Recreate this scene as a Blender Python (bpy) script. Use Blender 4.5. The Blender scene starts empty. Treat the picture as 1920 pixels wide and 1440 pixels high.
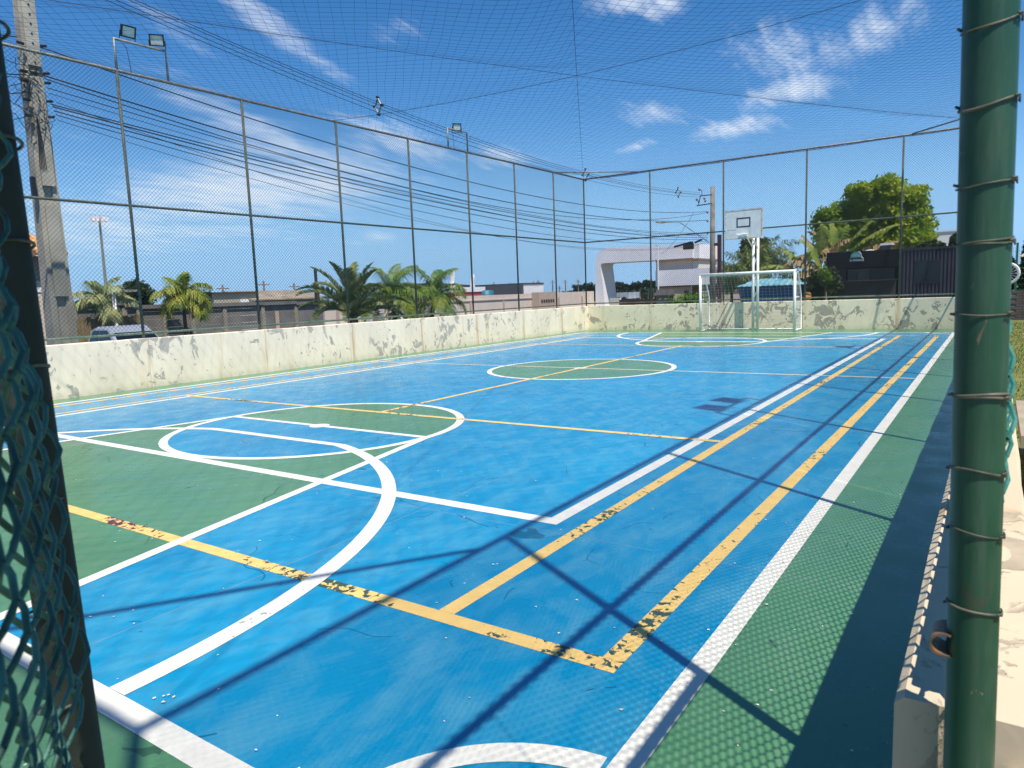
import bpy, math, random
import numpy as np
from mathutils import Vector, Matrix
random.seed(7); rng = np.random.default_rng(7)
R = math.radians
sc = bpy.context.scene
COL = sc.collection

# ------------------------------------------------------------------ camera
F_PX, YAW, PITCH, ROLL, EYE = 1327.97, 0.6003, 0.1259, -0.0374, 1.6
_f = np.array([-math.sin(YAW)*math.cos(PITCH), math.cos(YAW)*math.cos(PITCH), -math.sin(PITCH)])
_r0 = np.array([math.cos(YAW), math.sin(YAW), 0.0]); _u0 = np.cross(_r0, _f)
CR = math.cos(ROLL)*_r0+math.sin(ROLL)*_u0; CU = -math.sin(ROLL)*_r0+math.cos(ROLL)*_u0
cam_d = bpy.data.cameras.new('camera'); cam = bpy.data.objects.new('camera', cam_d); COL.objects.link(cam)
cam.matrix_world = Matrix(((CR[0], CU[0], -_f[0], 0), (CR[1], CU[1], -_f[1], 0), (CR[2], CU[2], -_f[2], EYE), (0, 0, 0, 1)))
cam_d.sensor_width = 36; cam_d.lens = F_PX/1920*36; cam_d.clip_start = .02; cam_d.clip_end = 6000
cam_d.dof.use_dof = True; cam_d.dof.focus_distance = 7.0; cam_d.dof.aperture_fstop = 11.0
sc.camera = cam

# ------------------------------------------------------------------ sky, sun, exposure
SUN = Vector((0.427, -0.255, 1.0)).normalized()
el = math.asin(SUN.z)
w = bpy.data.worlds.new('World'); sc.world = w; w.use_nodes = True
nt = w.node_tree; nt.nodes.clear(); N = nt.nodes.new; L = nt.links.new
out = N('ShaderNodeOutputWorld'); bg = N('ShaderNodeBackground'); L(bg.outputs[0], out.inputs[0])
sky = N('ShaderNodeTexSky'); sky.sky_type = 'NISHITA'; sky.sun_disc = False
sky.sun_elevation = el; sky.sun_rotation = math.atan2(SUN.x, SUN.y)
sky.altitude = 900; sky.air_density = 1.0; sky.dust_density = .35; sky.ozone_density = 2.2
SKY_STRENGTH = .098
bg.inputs['Strength'].default_value = SKY_STRENGTH
tc = N('ShaderNodeTexCoord')
def vm(op, a, b=None):
    n = N('ShaderNodeVectorMath'); n.operation = op
    for i, v in enumerate((a, b)):
        if v is None: continue
        if isinstance(v, (tuple, list)): n.inputs[i].default_value = v
        elif isinstance(v, float): n.inputs['Scale'].default_value = v
        else: L(v, n.inputs[i])
    return n
def mm(op, a, b=None, c=None):
    n = N('ShaderNodeMath'); n.operation = op
    for i, v in enumerate((a, b, c)):
        if v is None: continue
        if isinstance(v, (int, float)): n.inputs[i].default_value = v
        else: L(v, n.inputs[i])
    return n.outputs[0]
D = tc.outputs['Generated']
# wispy cloud patches: direction, (half width, half height), tilt, density
patches = [((-.79, .60, .15), (.20, .05), .1, 1.0), ((-.775, .60, .205), (.16, .035), -.45, .75), ((-.66, .718, .209), (.09, .022), -.35, .8),
           ((-.74, .59, .335), (.14, .022), -.6, .62), ((-.80, .5, .32), (.09, .02), -.6, .45), ((-.235, .93, .275), (.065, .04), -.1, .72), ((-.22, .947, .235), (.06, .022), .05, .9),
           ((-.14, .95, .283), (.11, .04), .35, .62), ((-.374, .9, .222), (.055, .018), -.2, .75), ((-.285, .938, .199), (.07, .015), .05, .85),
           ((-.40, .897, .188), (.03, .009), .2, .8), ((-.56, .81, .183), (.07, .02), -.1, .7), ((-.703, .707, .084), (.05, .014), .1, .6),
           ((-.635, .697, .333), (.04, .02), .2, .45), ((-.39, .85, .352), (.06, .02), .1, .8), ((-.35, .87, .345), (.03, .02), .1, .8),
           ((-.89, .44, .10), (.14, .05), .0, .75), ((-.92, .42, .17), (.16, .02), .2, .3), ((-.84, .53, .09), (.2, .03), .05, .6), ((-.95, .3, .2), (.3, .12), .2, .3), ((.4, .9, .3), (.3, .1), .1, .6)]
tot = None
for c, (hw, hh), t, dn in patches:
    c = Vector(c).normalized(); rt = Vector((c.y, -c.x, 0)).normalized(); up = rt.cross(c); 
    a = rt*math.cos(t)+up*math.sin(t); b = -rt*math.sin(t)+up*math.cos(t)
    df = vm('SUBTRACT', D, tuple(c)).outputs[0]
    x = mm('DIVIDE', vm('DOT_PRODUCT', df, tuple(a)).outputs['Value'], hw)
    y = mm('DIVIDE', vm('DOT_PRODUCT', df, tuple(b)).outputs['Value'], hh)
    r2 = mm('ADD', mm('MULTIPLY', x, x), mm('MULTIPLY', y, y))
    g = mm('MULTIPLY', mm('POWER', 2.718, mm('MULTIPLY', r2, -.9)), dn)
    tot = g if tot is None else mm('MAXIMUM', tot, g)
sep = N('ShaderNodeSeparateXYZ'); L(D, sep.inputs[0])
zz = mm('ADD', mm('MAXIMUM', sep.outputs[2], 0.0), .12)
cx = N('ShaderNodeCombineXYZ'); L(mm('DIVIDE', sep.outputs[0], zz), cx.inputs[0]); L(mm('DIVIDE', sep.outputs[1], zz), cx.inputs[1])
mp = N('ShaderNodeMapping'); L(cx.outputs[0], mp.inputs[0]); mp.inputs['Rotation'].default_value = (0, 0, R(-28)); mp.inputs['Scale'].default_value = (3.2, 1.1, 1)
n1 = N('ShaderNodeTexNoise'); L(mp.outputs[0], n1.inputs[0]); n1.inputs['Scale'].default_value = 2.1; n1.inputs['Detail'].default_value = 12; n1.inputs['Roughness'].default_value = .68; n1.inputs['Distortion'].default_value = .5
mp2 = N('ShaderNodeMapping'); L(cx.outputs[0], mp2.inputs[0]); mp2.inputs['Rotation'].default_value = (0, 0, R(35)); mp2.inputs['Scale'].default_value = (9, 2.2, 1)
n2 = N('ShaderNodeTexNoise'); L(mp2.outputs[0], n2.inputs[0]); n2.inputs['Scale'].default_value = 2.6; n2.inputs['Detail'].default_value = 10; n2.inputs['Distortion'].default_value = .8
nz = mm('ADD', mm('MULTIPLY', n1.outputs[0], .68), mm('MULTIPLY', n2.outputs[0], .32))
cl = mm('SUBTRACT', mm('ADD', mm('MULTIPLY', tot, .50), nz), .64)
mr = N('ShaderNodeMapRange'); mr.interpolation_type = 'SMOOTHSTEP'; L(cl, mr.inputs[0]); mr.inputs[1].default_value = 0.0; mr.inputs[2].default_value = .46; mr.inputs[4].default_value = .74
# graded blue of the sky, then clouds over it
gm = N('ShaderNodeGamma'); L(sky.outputs[0], gm.inputs[0]); gm.inputs[1].default_value = 1.12
hs = N('ShaderNodeHueSaturation'); L(gm.outputs[0], hs.inputs['Color']); hs.inputs['Saturation'].default_value = 1.28; hs.inputs['Value'].default_value = 1.0
hz = N('ShaderNodeMapRange'); hz.interpolation_type = 'SMOOTHERSTEP'; L(sep.outputs[2], hz.inputs[0]); hz.inputs[1].default_value = -.02; hz.inputs[2].default_value = .27; hz.inputs[3].default_value = .92; hz.inputs[4].default_value = 0.0
hm = N('ShaderNodeMixRGB'); L(hz.outputs[0], hm.inputs[0]); L(hs.outputs[0], hm.inputs[1]); hm.inputs[2].default_value = (2.45, 4.9, 8.3, 1)
mx = N('ShaderNodeMixRGB'); L(mr.outputs[0], mx.inputs[0]); L(hm.outputs[0], mx.inputs[1]); mx.inputs[2].default_value = (8.2, 8.8, 9.6, 1)
L(mx.outputs[0], bg.inputs['Color'])

sd = bpy.data.lights.new('sun', 'SUN'); sd.energy = 5.0; sd.angle = R(.53); sd.color = (1, .94, .84)
so = bpy.data.objects.new('sun', sd); COL.objects.link(so)
so.rotation_euler = (-SUN).to_track_quat('-Z', 'Y').to_euler()
sc.view_settings.view_transform = 'Standard'; sc.view_settings.look = 'None'; sc.view_settings.gamma = 1
sc.view_settings.exposure = 0.30
sc.render.engine = 'CYCLES'

# ------------------------------------------------------------------ materials
MATS = {}
def mat(name, col, rough=.7, metal=0., var=0., vscale=3., col2=None, bump=0., bscale=40., spec=.5, trans=0.):
    if name in MATS: return MATS[name]
    m = bpy.data.materials.new(name); m.use_nodes = True; t = m.node_tree
    p = t.nodes['Principled BSDF']; p.inputs['Roughness'].default_value = rough; p.inputs['Metallic'].default_value = metal
    p.inputs['Specular IOR Level'].default_value = spec
    c4 = (*col, 1)
    co = t.nodes.new('ShaderNodeTexCoord')
    if var > 0 or col2:
        n = t.nodes.new('ShaderNodeTexNoise'); n.inputs['Scale'].default_value = vscale; n.inputs['Detail'].default_value = 5
        t.links.new(co.outputs['Object'], n.inputs[0])
        rp = t.nodes.new('ShaderNodeMapRange'); rp.inputs[1].default_value = .35; rp.inputs[2].default_value = .65; t.links.new(n.outputs[0], rp.inputs[0])
        mixn = t.nodes.new('ShaderNodeMixRGB'); t.links.new(rp.outputs[0], mixn.inputs[0])
        b = col2 if col2 else tuple(c*(1+var) for c in col); a = col if col2 else tuple(c*(1-var) for c in col)
        mixn.inputs[1].default_value = (*a, 1); mixn.inputs[2].default_value = (*b, 1); t.links.new(mixn.outputs[0], p.inputs['Base Color'])
    else: p.inputs['Base Color'].default_value = c4
    if bump > 0:
        n = t.nodes.new('ShaderNodeTexNoise'); n.inputs['Scale'].default_value = bscale; n.inputs['Detail'].default_value = 4
        t.links.new(co.outputs['Object'], n.inputs[0]); b = t.nodes.new('ShaderNodeBump'); b.inputs['Strength'].default_value = bump; b.inputs['Distance'].default_value = .01
        t.links.new(n.outputs[0], b.inputs['Height']); t.links.new(b.outputs[0], p.inputs['Normal'])
    if trans > 0:
        p.inputs['Transmission Weight'].default_value = 0
        tr = t.nodes.new('ShaderNodeBsdfTranslucent'); ms = t.nodes.new('ShaderNodeMixShader'); ms.inputs[0].default_value = trans
        o = t.nodes['Material Output']; t.links.new(p.outputs[0], ms.inputs[1]); t.links.new(tr.outputs[0], ms.inputs[2]); t.links.new(ms.outputs[0], o.inputs[0])
        if p.inputs['Base Color'].is_linked: t.links.new(p.inputs['Base Color'].links[0].from_socket, tr.inputs[0])
        else: tr.inputs[0].default_value = c4
    MATS[name] = m; return m

class T:   # small node-tree helper
    def __init__(s, name):
        s.m = bpy.data.materials.new(name); s.m.use_nodes = True; s.t = s.m.node_tree; s.p = s.t.nodes['Principled BSDF']
        s.co = s.t.nodes.new('ShaderNodeTexCoord').outputs['Object']; MATS[name] = s.m
    def n(s, k, **kw):
        x = s.t.nodes.new(k)
        for a, b in kw.items(): setattr(x, a, b)
        return x
    def noise(s, scale, detail=5, rough=.5, dist=0., vec=None, ms=None, rot=0.):
        v = vec or s.co
        if ms:
            mp = s.n('ShaderNodeMapping'); s.t.links.new(v, mp.inputs[0]); mp.inputs['Scale'].default_value = ms; mp.inputs['Rotation'].default_value = (0, 0, rot); v = mp.outputs[0]
        x = s.n('ShaderNodeTexNoise'); s.t.links.new(v, x.inputs[0])
        x.inputs['Scale'].default_value = scale; x.inputs['Detail'].default_value = detail; x.inputs['Roughness'].default_value = rough; x.inputs['Distortion'].default_value = dist
        return x.outputs[0]
    def ramp(s, v, a, b, lo=0., hi=1.):
        x = s.n('ShaderNodeMapRange'); s.t.links.new(v, x.inputs[0])
        for i, q in enumerate((a, b, lo, hi)): x.inputs[i+1].default_value = q
        return x.outputs[0]
    def math(s, op, a, b):
        x = s.n('ShaderNodeMath', operation=op)
        for i, v in enumerate((a, b)):
            if isinstance(v, (int, float)): x.inputs[i].default_value = v
            else: s.t.links.new(v, x.inputs[i])
        return x.outputs[0]
    def mix(s, f, a, b):
        x = s.n('ShaderNodeMixRGB')
        for i, v in enumerate((f, a, b)):
            if isinstance(v, (int, float)): x.inputs[i].default_value = v
            elif isinstance(v, tuple): x.inputs[i].default_value = (*v, 1)
            else: s.t.links.new(v, x.inputs[i])
        return x.outputs[0]
    def bump(s, v, st=.3, d=.01):
        b = s.n('ShaderNodeBump'); b.inputs['Strength'].default_value = st; b.inputs['Distance'].default_value = d
        s.t.links.new(v, b.inputs['Height']); s.t.links.new(b.outputs[0], s.p.inputs['Normal'])
    def sep(s):
        x = s.n('ShaderNodeSeparateXYZ'); s.t.links.new(s.co, x.inputs[0]); return x.outputs
    def color(s, v):
        if isinstance(v, tuple): s.p.inputs['Base Color'].default_value = (*v, 1)
        else: s.t.links.new(v, s.p.inputs['Base Color'])
    def rough(s, v):
        if isinstance(v, float): s.p.inputs['Roughness'].default_value = v
        else: s.t.links.new(v, s.p.inputs['Roughness'])

def court_mat(name, a, b, scuff, amt, chips=None):
    s = T(name)
    big = s.ramp(s.noise(.55, 6, .6, .6), .35, .68); fine = s.ramp(s.noise(5, 8, .65, .4, ms=(1, .45, 1), rot=.5), .42, .75)
    c = s.mix(big, a, b)
    c = s.mix(s.math('MULTIPLY', fine, amt), c, scuff)
    # thin dark shoe scratches
    v = s.n('ShaderNodeTexVoronoi', feature='DISTANCE_TO_EDGE'); v.inputs['Scale'].default_value = .9
    dn = s.n('ShaderNodeTexNoise'); s.t.links.new(s.co, dn.inputs[0]); dn.inputs['Scale'].default_value = 1.1
    ad = s.n('ShaderNodeVectorMath', operation='ADD'); s.t.links.new(s.co, ad.inputs[0]); s.t.links.new(dn.outputs['Color'], ad.inputs[1]); s.t.links.new(ad.outputs[0], v.inputs[0])
    ln = s.math('LESS_THAN', v.outputs['Distance'], .0042); gate = s.math('GREATER_THAN', s.noise(1.7, 3), .54)
    c = s.mix(s.math('MULTIPLY', s.math('MULTIPLY', ln, gate), .65), c, tuple(x*.25 for x in a))
    # slab joints showing through the paint
    x = s.sep(); wob = s.math('MULTIPLY', s.math('SUBTRACT', s.noise(3, 4), .5), .03)
    for ax_, off_, per in ((0, 3.55, 3.6), (1, -3.94+3.6, 3.6)):
        q = s.math('FRACT', s.math('DIVIDE', s.math('ADD', s.math('ADD', x[ax_], off_+36.0), wob), per), 0.)
        q = s.math('MINIMUM', q, s.math('SUBTRACT', 1.0, q)); jn = s.math('MULTIPLY', s.math('LESS_THAN', q, .0013), s.math('GREATER_THAN', s.noise(2.3, 5), .42))
        c = s.mix(s.math('MULTIPLY', jn, .45), c, (.26, .24, .25))
    # dirt smudges, tiny specks
    sm = s.ramp(s.noise(2.9, 7, .72, .3), .66, .74, 0, .5); c = s.mix(sm, c, (.13, .13, .12))
    sp = s.n('ShaderNodeTexVoronoi'); sp.inputs['Scale'].default_value = 7.5; s.t.links.new(s.co, sp.inputs[0])
    sp2 = s.n('ShaderNodeSeparateXYZ'); s.t.links.new(sp.outputs['Color'], sp2.inputs[0])
    c = s.mix(s.math('MULTIPLY', s.math('LESS_THAN', sp.outputs['Distance'], .05), s.math('GREATER_THAN', sp2.outputs[0], .88)), c, (.62, .62, .58))
    c = s.mix(s.math('MULTIPLY', s.math('MULTIPLY', s.math('LESS_THAN', sp.outputs['Distance'], .09), s.math('LESS_THAN', sp2.outputs[0], .10)), .6), c, (.03, .06, .08))
    s.color(c); s.rough(s.ramp(s.noise(3, 4), .3, .7, .22, .36)); s.bump(s.noise(160, 2), .04, .003)
    s.p.inputs['Specular IOR Level'].default_value = .8
    return s.m
BLUE = court_mat('court_blue', (.001, .208, .41), (.003, .268, .49), (.14, .39, .49), .52)
GREEN = court_mat('court_green', (.070, .205, .096), (.092, .250, .114), (.17, .29, .18), .38)
def line_mat(name, col, chip, amt, lo, hi):
    s = T(name)
    ch = s.noise(17, 6, .62, .25); cl = s.noise(.8, 3)
    f = s.math('GREATER_THAN', s.math('ADD', ch, s.math('MULTIPLY', s.math('SUBTRACT', cl, .5), amt)), lo)
    c = s.mix(s.ramp(s.noise(9, 5), .3, .8), col, tuple(x*.86 for x in col))
    x = s.sep()
    dk = s.mix(s.math('LESS_THAN', x[0], hi), chip, (.12, .035, .045)) if hi is not None else chip
    s.color(s.mix(f, c, dk)); s.rough(.5); return s.m
WHITE_LINE = line_mat('white_line_paint', (.80, .78, .70), (.36, .36, .33), .35, .70, None)
YELLOW_LINE = line_mat('yellow_line_paint', (.84, .57, .185), (.045, .085, .065), .95, .635, None)
MAROON_LINE = line_mat('yellow_line_paint_worn', (.84, .57, .185), (.045, .085, .065), 1.3, .60, -3.9)
CREAM_LINE = line_mat('cream_line_paint', (.66, .58, .42), (.2, .22, .2), .3, .72, None)

def wall_mat(name, base, peel, amt, stain):
    s = T(name)
    n = s.noise(3.6, 9, .60, 1.1, ms=(1, 1, .8)); cl = s.noise(.75, 2)
    sc_ = s.math('ADD', n, s.math('MULTIPLY', s.math('SUBTRACT', cl, .5), .45))
    f = s.ramp(sc_, amt-.012, amt+.018)
    c = s.mix(s.ramp(s.noise(1.4, 6), .35, .7), base, tuple(x*.86 for x in base))
    fs = s.ramp(s.noise(26, 4), .72, .80, 0, .5); c = s.mix(fs, c, tuple(x*.55 for x in base))
    st = s.ramp(s.noise(1.0, 5, .6, 0, ms=(2.2, 2.2, .10)), .58, .72, 0, stain); c = s.mix(st, c, (.62, .40, .16))
    x = s.sep()
    ax_ = 0 if name.startswith('weathered') else 1    # rust running down under the fence posts
    q = s.math('FRACT', s.math('DIVIDE', s.math('ADD', x[ax_], (27.6-2.15) if ax_ else (28.8+11.32)), 2.76 if ax_ else 2.88), 0.); q = s.math('MINIMUM', q, s.math('SUBTRACT', 1., q))
    rs = s.math('MULTIPLY', s.ramp(q, .004, .045, .75, 0.), s.ramp(s.noise(3, 6, .6, 0, ms=(6, 6, .35)), .42, .62)); c = s.mix(rs, c, (.50, .27, .10))
    fl_m = s.ramp(s.noise(34, 5, .7), .63, .70, 0, .55); c = s.mix(fl_m, c, tuple(x_*.5 for x_ in base))
    lowd = s.math('MULTIPLY', s.ramp(x[2], .0, .16, .5, 0.), s.noise(6, 5)); c = s.mix(lowd, c, (.28, .26, .18))
    f = s.math('MAXIMUM', f, s.math('GREATER_THAN', s.math('ADD', s.noise(11, 7, .6, .8), s.math('MULTIPLY', s.math('SUBTRACT', s.noise(1.3, 3), .5), .6)), amt+.13))
    pc = s.mix(s.ramp(s.noise(12, 6), .3, .7), peel, tuple(q*.72 for q in peel))
    s.color(s.mix(f, c, pc)); s.rough(.9)
    h = s.math('SUBTRACT', s.math('MULTIPLY', s.noise(35, 5), .25), f); s.bump(h, .6, .006); return s.m
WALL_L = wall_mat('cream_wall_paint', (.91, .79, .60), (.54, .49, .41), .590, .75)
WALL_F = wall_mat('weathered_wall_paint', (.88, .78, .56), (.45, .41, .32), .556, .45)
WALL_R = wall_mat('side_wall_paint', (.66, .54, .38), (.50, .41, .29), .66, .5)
def green_pipe_mat():
    s = T('green_pipe_paint')
    c = s.mix(s.ramp(s.noise(6, 5), .35, .7), (.015, .066, .034), (.027, .092, .048))
    f = s.ramp(s.noise(42, 6, .62, .8, ms=(1, 1, .6)), .675, .69); c = s.mix(f, c, (.17, .13, .08))
    sk = s.ramp(s.noise(9, 6, .7, 0, ms=(6, 6, .5)), .48, .70, 0, .6); c = s.mix(sk, c, (.07, .12, .085)); ru = s.ramp(s.noise(13, 7, .7, .6), .60, .72, 0, .6); c = s.mix(ru, c, (.075, .055, .03)); dk_ = s.ramp(s.noise(4, 4, .6, .5), .5, .8, 0, .5); c = s.mix(dk_, c, (.012, .035, .022))
    f2 = s.ramp(s.noise(30, 3), .74, .78, 0, .6); c = s.mix(f2, c, (.35, .38, .33))
    s.color(c); s.rough(s.ramp(s.noise(9, 3), .3, .7, .34, .55)); s.bump(s.math('ADD', s.noise(14, 5), s.math('MULTIPLY', f, -.5)), .25, .004); return s.m
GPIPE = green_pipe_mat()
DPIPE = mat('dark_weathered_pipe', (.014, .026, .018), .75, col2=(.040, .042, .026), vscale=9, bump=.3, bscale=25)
POST = mat('weathered_post', (.075, .09, .07), .6, col2=(.17, .19, .15), vscale=14)
RAIL = mat('galvanised_rail', (.20, .20, .17), .5, .2, col2=(.32, .31, .27), vscale=9)
LOWRAIL = mat('green_low_rail', (.10, .20, .13), .55, col2=(.24, .30, .22), vscale=5)
WIRE = mat('fence_wire', (.012, .030, .040), .6)
WIRE_G = mat('green_coated_wire', (.025, .13, .10), .38, col2=(.06, .23, .18), vscale=25)
TIE = mat('rusty_tie_wire', (.035, .05, .035), .55, .1, col2=(.16, .14, .10), vscale=40)
NET = mat('roof_net_cord', (.008, .028, .09), .8)
BLACK = mat('black_plastic', (.012, .012, .014), .5)
CABLE = mat('cable_rubber', (.012, .013, .018), .6)
CONC = mat('pole_concrete', (.30, .28, .23), .9, col2=(.44, .41, .34), vscale=2.2, bump=.4, bscale=30)
CONC_D = mat('old_pole_concrete', (.16, .12, .085), .9, col2=(.30, .25, .19), vscale=2, bump=.4, bscale=20)
GREYC = mat('grey_concrete_panel', (.145, .135, .125), .95, col2=(.22, .205, .19), vscale=1.3, bump=.3, bscale=20)
GREYP = mat('concrete_fence_post', (.30, .26, .20), .9, var=.15, vscale=3)
PEACH = mat('peach_render', (.74, .62, .53), .9, var=.05, vscale=.7)
PEACH_D = mat('peach_brown_render', (.52, .40, .31), .9, var=.06, vscale=.7)
WHITE = mat('white_render', (.84, .81, .83), .85, var=.05, vscale=.5)
WHITE_M = mat('white_enamel', (.86, .86, .82), .4, col2=(.76, .75, .70), vscale=7)
BOARD = mat('backboard_white', (.58, .62, .62), .55, col2=(.70, .73, .72), vscale=3.5)
RUST = mat('rusted_trim', (.30, .15, .07), .8, col2=(.48, .40, .30), vscale=20)
BLACKP = mat('dark_line_paint', (.025, .03, .035), .7)
NETW = mat('white_net_cord', (.62, .64, .64), .8)
LENS = mat('floodlight_glass', (.62, .68, .62), .25, var=.1, vscale=8)
BARK = mat('bark', (.10, .07, .045), .95, col2=(.18, .13, .09), vscale=5, bump=.5)
def leaf(name, a, b, tr=.25, vs=1.2): return mat(name, a, .55, col2=b, vscale=vs, trans=tr, spec=.3)
LEAF = leaf('tree_leaf', (.10, .21, .012), (.40, .47, .035), .40, .8)
LEAF_D = leaf('dark_leaf', (.018, .040, .010), (.055, .080, .020))
PALM_Y = leaf('yellow_green_palm_leaf', (.14, .25, .03), (.44, .42, .06), .4)
PALM_B = leaf('bluish_palm_leaf', (.16, .24, .12), (.50, .50, .22), .35)
PALM_G = leaf('green_palm_leaf', (.075, .20, .035), (.30, .36, .04), .38)
CYCAD = leaf('dark_palm_leaf', (.07, .14, .045), (.24, .27, .08), .3)
BANANA = leaf('banana_leaf', (.09, .20, .03), (.34, .36, .08), .4)
DRY = leaf('dry_banana_leaf', (.24, .15, .07), (.42, .30, .16))
TREE_FAR = leaf('far_tree_leaf', (.016, .034, .018), (.04, .06, .028))
HEDGE = leaf('hedge_leaf', (.06, .16, .015), (.16, .28, .03))
TILE = mat('roof_tile', (.52, .24, .09), .85, col2=(.70, .40, .18), vscale=6, bump=.3)
TILE_D = mat('dark_roof_tile', (.06, .055, .055), .8, var=.3, vscale=8)
CARP = mat('silver_blue_car_paint', (.34, .37, .45), .3, .25)
GLASS = mat('dark_window_glass', (.008, .012, .016), .08)
CONT = mat('charcoal_container_paint', (.022, .022, .032), .5, var=.2, vscale=1)
CONT_B = mat('black_panel', (.004, .004, .006), .5, spec=.25)
CONT_G = mat('grey_counter_panel', (.040, .036, .032), .6, var=.15, vscale=2)
TEAL = mat('teal_sign_paint', (.05, .22, .24), .5)
TANKB = mat('dark_blue_tank', (.004, .06, .20), .3, col2=(.008, .10, .30), vscale=2)
TANKT = mat('pale_teal_cover', (.09, .28, .38), .5, col2=(.26, .46, .52), vscale=3)
WOOD = mat('weathered_wood', (.17, .12, .055), .9, col2=(.27, .20, .10), vscale=4)
REDW = mat('red_paint', (.50, .05, .06), .7); MAROON = mat('maroon_paint', (.07, .014, .02), .7)
BROWN = mat('brown_trim', (.22, .14, .09), .8)

# ------------------------------------------------------------------ mesh helpers
class MB:
    def __init__(s): s.v = []; s.f = []; s.nv = 0
    def add(s, v, f):
        v = np.asarray(v, float).reshape(-1, 3); s.v.append(v)
        s.f.append((np.asarray(f, int)+s.nv)); s.nv += len(v); return s
    def box(s, a, b):
        x0, y0, z0 = [min(p, q) for p, q in zip(a, b)]; x1, y1, z1 = [max(p, q) for p, q in zip(a, b)]
        return s.add([(x0, y0, z0), (x1, y0, z0), (x1, y1, z0), (x0, y1, z0), (x0, y0, z1), (x1, y0, z1), (x1, y1, z1), (x0, y1, z1)],
                     [(0, 3, 2, 1), (4, 5, 6, 7), (0, 1, 5, 4), (1, 2, 6, 5), (2, 3, 7, 6), (3, 0, 4, 7)])
    def prism(s, poly, axis, a, b):   # extrude polygon (2D) along axis from a to b
        n = len(poly); v = []
        for h in (a, b):
            for p, q in poly: v.append({0: (h, p, q), 1: (p, h, q), 2: (p, q, h)}[axis])
        s.add(v, [(i, (i+1) % n, n+(i+1) % n, n+i) for i in range(n)])
        cen = [sum(p[0] for p in poly)/n, sum(p[1] for p in poly)/n]
        for k, h in enumerate((a, b)):      # fan caps
            c = {0: (h, *cen), 1: (cen[0], h, cen[1]), 2: (*cen, h)}[axis]
            vv = [v[k*n+i] for i in range(n)]+[c]
            s.add(vv, [(i, (i+1) % n, n, n) for i in range(n)] if k else [((i+1) % n, i, n, n) for i in range(n)])
        return s
    def tube(s, pts, r, k=8, cap=True):
        pts = [Vector(p) for p in pts]; n = len(pts); rs = r if isinstance(r, (list, tuple)) else [r]*n
        d0 = (pts[1]-pts[0]).normalized(); u = d0.orthogonal().normalized(); v = []
        for i in range(n):
            d = (pts[min(i+1, n-1)]-pts[max(i-1, 0)]).normalized(); u = (u-d*u.dot(d)).normalized(); w_ = d.cross(u)
            for j in range(k):
                a = 2*math.pi*j/k; v.append(tuple(pts[i]+(u*math.cos(a)+w_*math.sin(a))*rs[i]))
        f = [(i*k+j, i*k+(j+1) % k, (i+1)*k+(j+1) % k, (i+1)*k+j) for i in range(n-1) for j in range(k)]
        if cap:
            v.append(tuple(pts[0])); v.append(tuple(pts[-1])); c0, c1 = n*k, n*k+1
            f += [((j+1) % k, j, c0, c0) for j in range(k)]+[((n-1)*k+j, (n-1)*k+(j+1) % k, c1, c1) for j in range(k)]
        return s.add(v, f)
    def segs(s, A, B, r, k=3, ref=(0, 0, 1)):   # many straight thin wires at once
        A = np.asarray(A, float); B = np.asarray(B, float); d = B-A; d /= np.linalg.norm(d, axis=1)[:, None]
        ref = np.asarray(ref, float)+0*d; u = np.cross(d, ref); u /= np.linalg.norm(u, axis=1)[:, None]; w_ = np.cross(d, u); n = len(A)
        V = np.zeros((n, 2*k, 3))
        for j in range(k):
            a = 2*math.pi*j/k; o = (u*math.cos(a)+w_*math.sin(a))*r; V[:, j] = A+o; V[:, k+j] = B+o
        base = (np.arange(n)*2*k)[:, None, None]
        f = np.array([(j, (j+1) % k, k+(j+1) % k, k+j) for j in range(k)])[None]+base
        return s.add(V.reshape(-1, 3), f.reshape(-1, 4))
    def quads(s, P):   # P: n x 4 x 3
        P = np.asarray(P, float); n = len(P); return s.add(P.reshape(-1, 3), np.arange(n*4).reshape(-1, 4))
    def build(s, name, m, parent=None, smooth=False):
        V = np.concatenate(s.v); F = np.concatenate([np.asarray(f).reshape(-1, 4) for f in s.f])
        tri = F[:, 2] == F[:, 3]
        me = bpy.data.meshes.new(name); ln = np.where(tri, 3, 4)
        me.vertices.add(len(V)); me.vertices.foreach_set('co', V.ravel().astype(np.float32))
        keep = np.ones(F.shape, bool); keep[tri, 3] = False
        me.loops.add(int(ln.sum())); me.loops.foreach_set('vertex_index', F[keep].astype(np.int32))
        me.polygons.add(len(F)); st = np.concatenate([[0], np.cumsum(ln)[:-1]])
        me.polygons.foreach_set('loop_start', st.astype(np.int32)); me.polygons.foreach_set('loop_total', ln.astype(np.int32))
        me.update(calc_edges=True); me.validate()
        me.polygons.foreach_set('use_smooth', np.full(len(me.polygons), bool(smooth)))
        me.materials.append(m)
        o = bpy.data.objects.new(name, me); COL.objects.link(o)
        if parent:
            o.parent = parent
            pw = Vector(parent.location); q = parent.parent
            while q: pw += Vector(q.location); q = q.parent
            me.transform(Matrix.Translation(-pw))
        return o
def tag(o, label=None, cat=None, group=None, kind=None):
    if label: o['label'] = label
    if cat: o['category'] = cat
    if group: o['group'] = group
    if kind: o['kind'] = kind
    return o
def thing(name, loc, label, cat, group=None):
    o = bpy.data.objects.new(name, None); COL.objects.link(o); o.location = loc; o.empty_display_size = .1
    return tag(o, label, cat, group)
def struct(name, mb, m): return tag(mb.build(name, m), kind='structure')

# ------------------------------------------------------------------ court dimensions
XC, XR_, XL_ = -7.20, -.10, -14.10     # centre line, inner faces of side walls
YN, YF = -.20, 26.42                   # inner faces of end walls
PR, PL, PN, PF = -.01, -14.23, -.33, 26.54   # fence planes
HW, HT, HM, HB = .996, 6.17, 3.62, 1.075
G = -.75                               # street level

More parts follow.
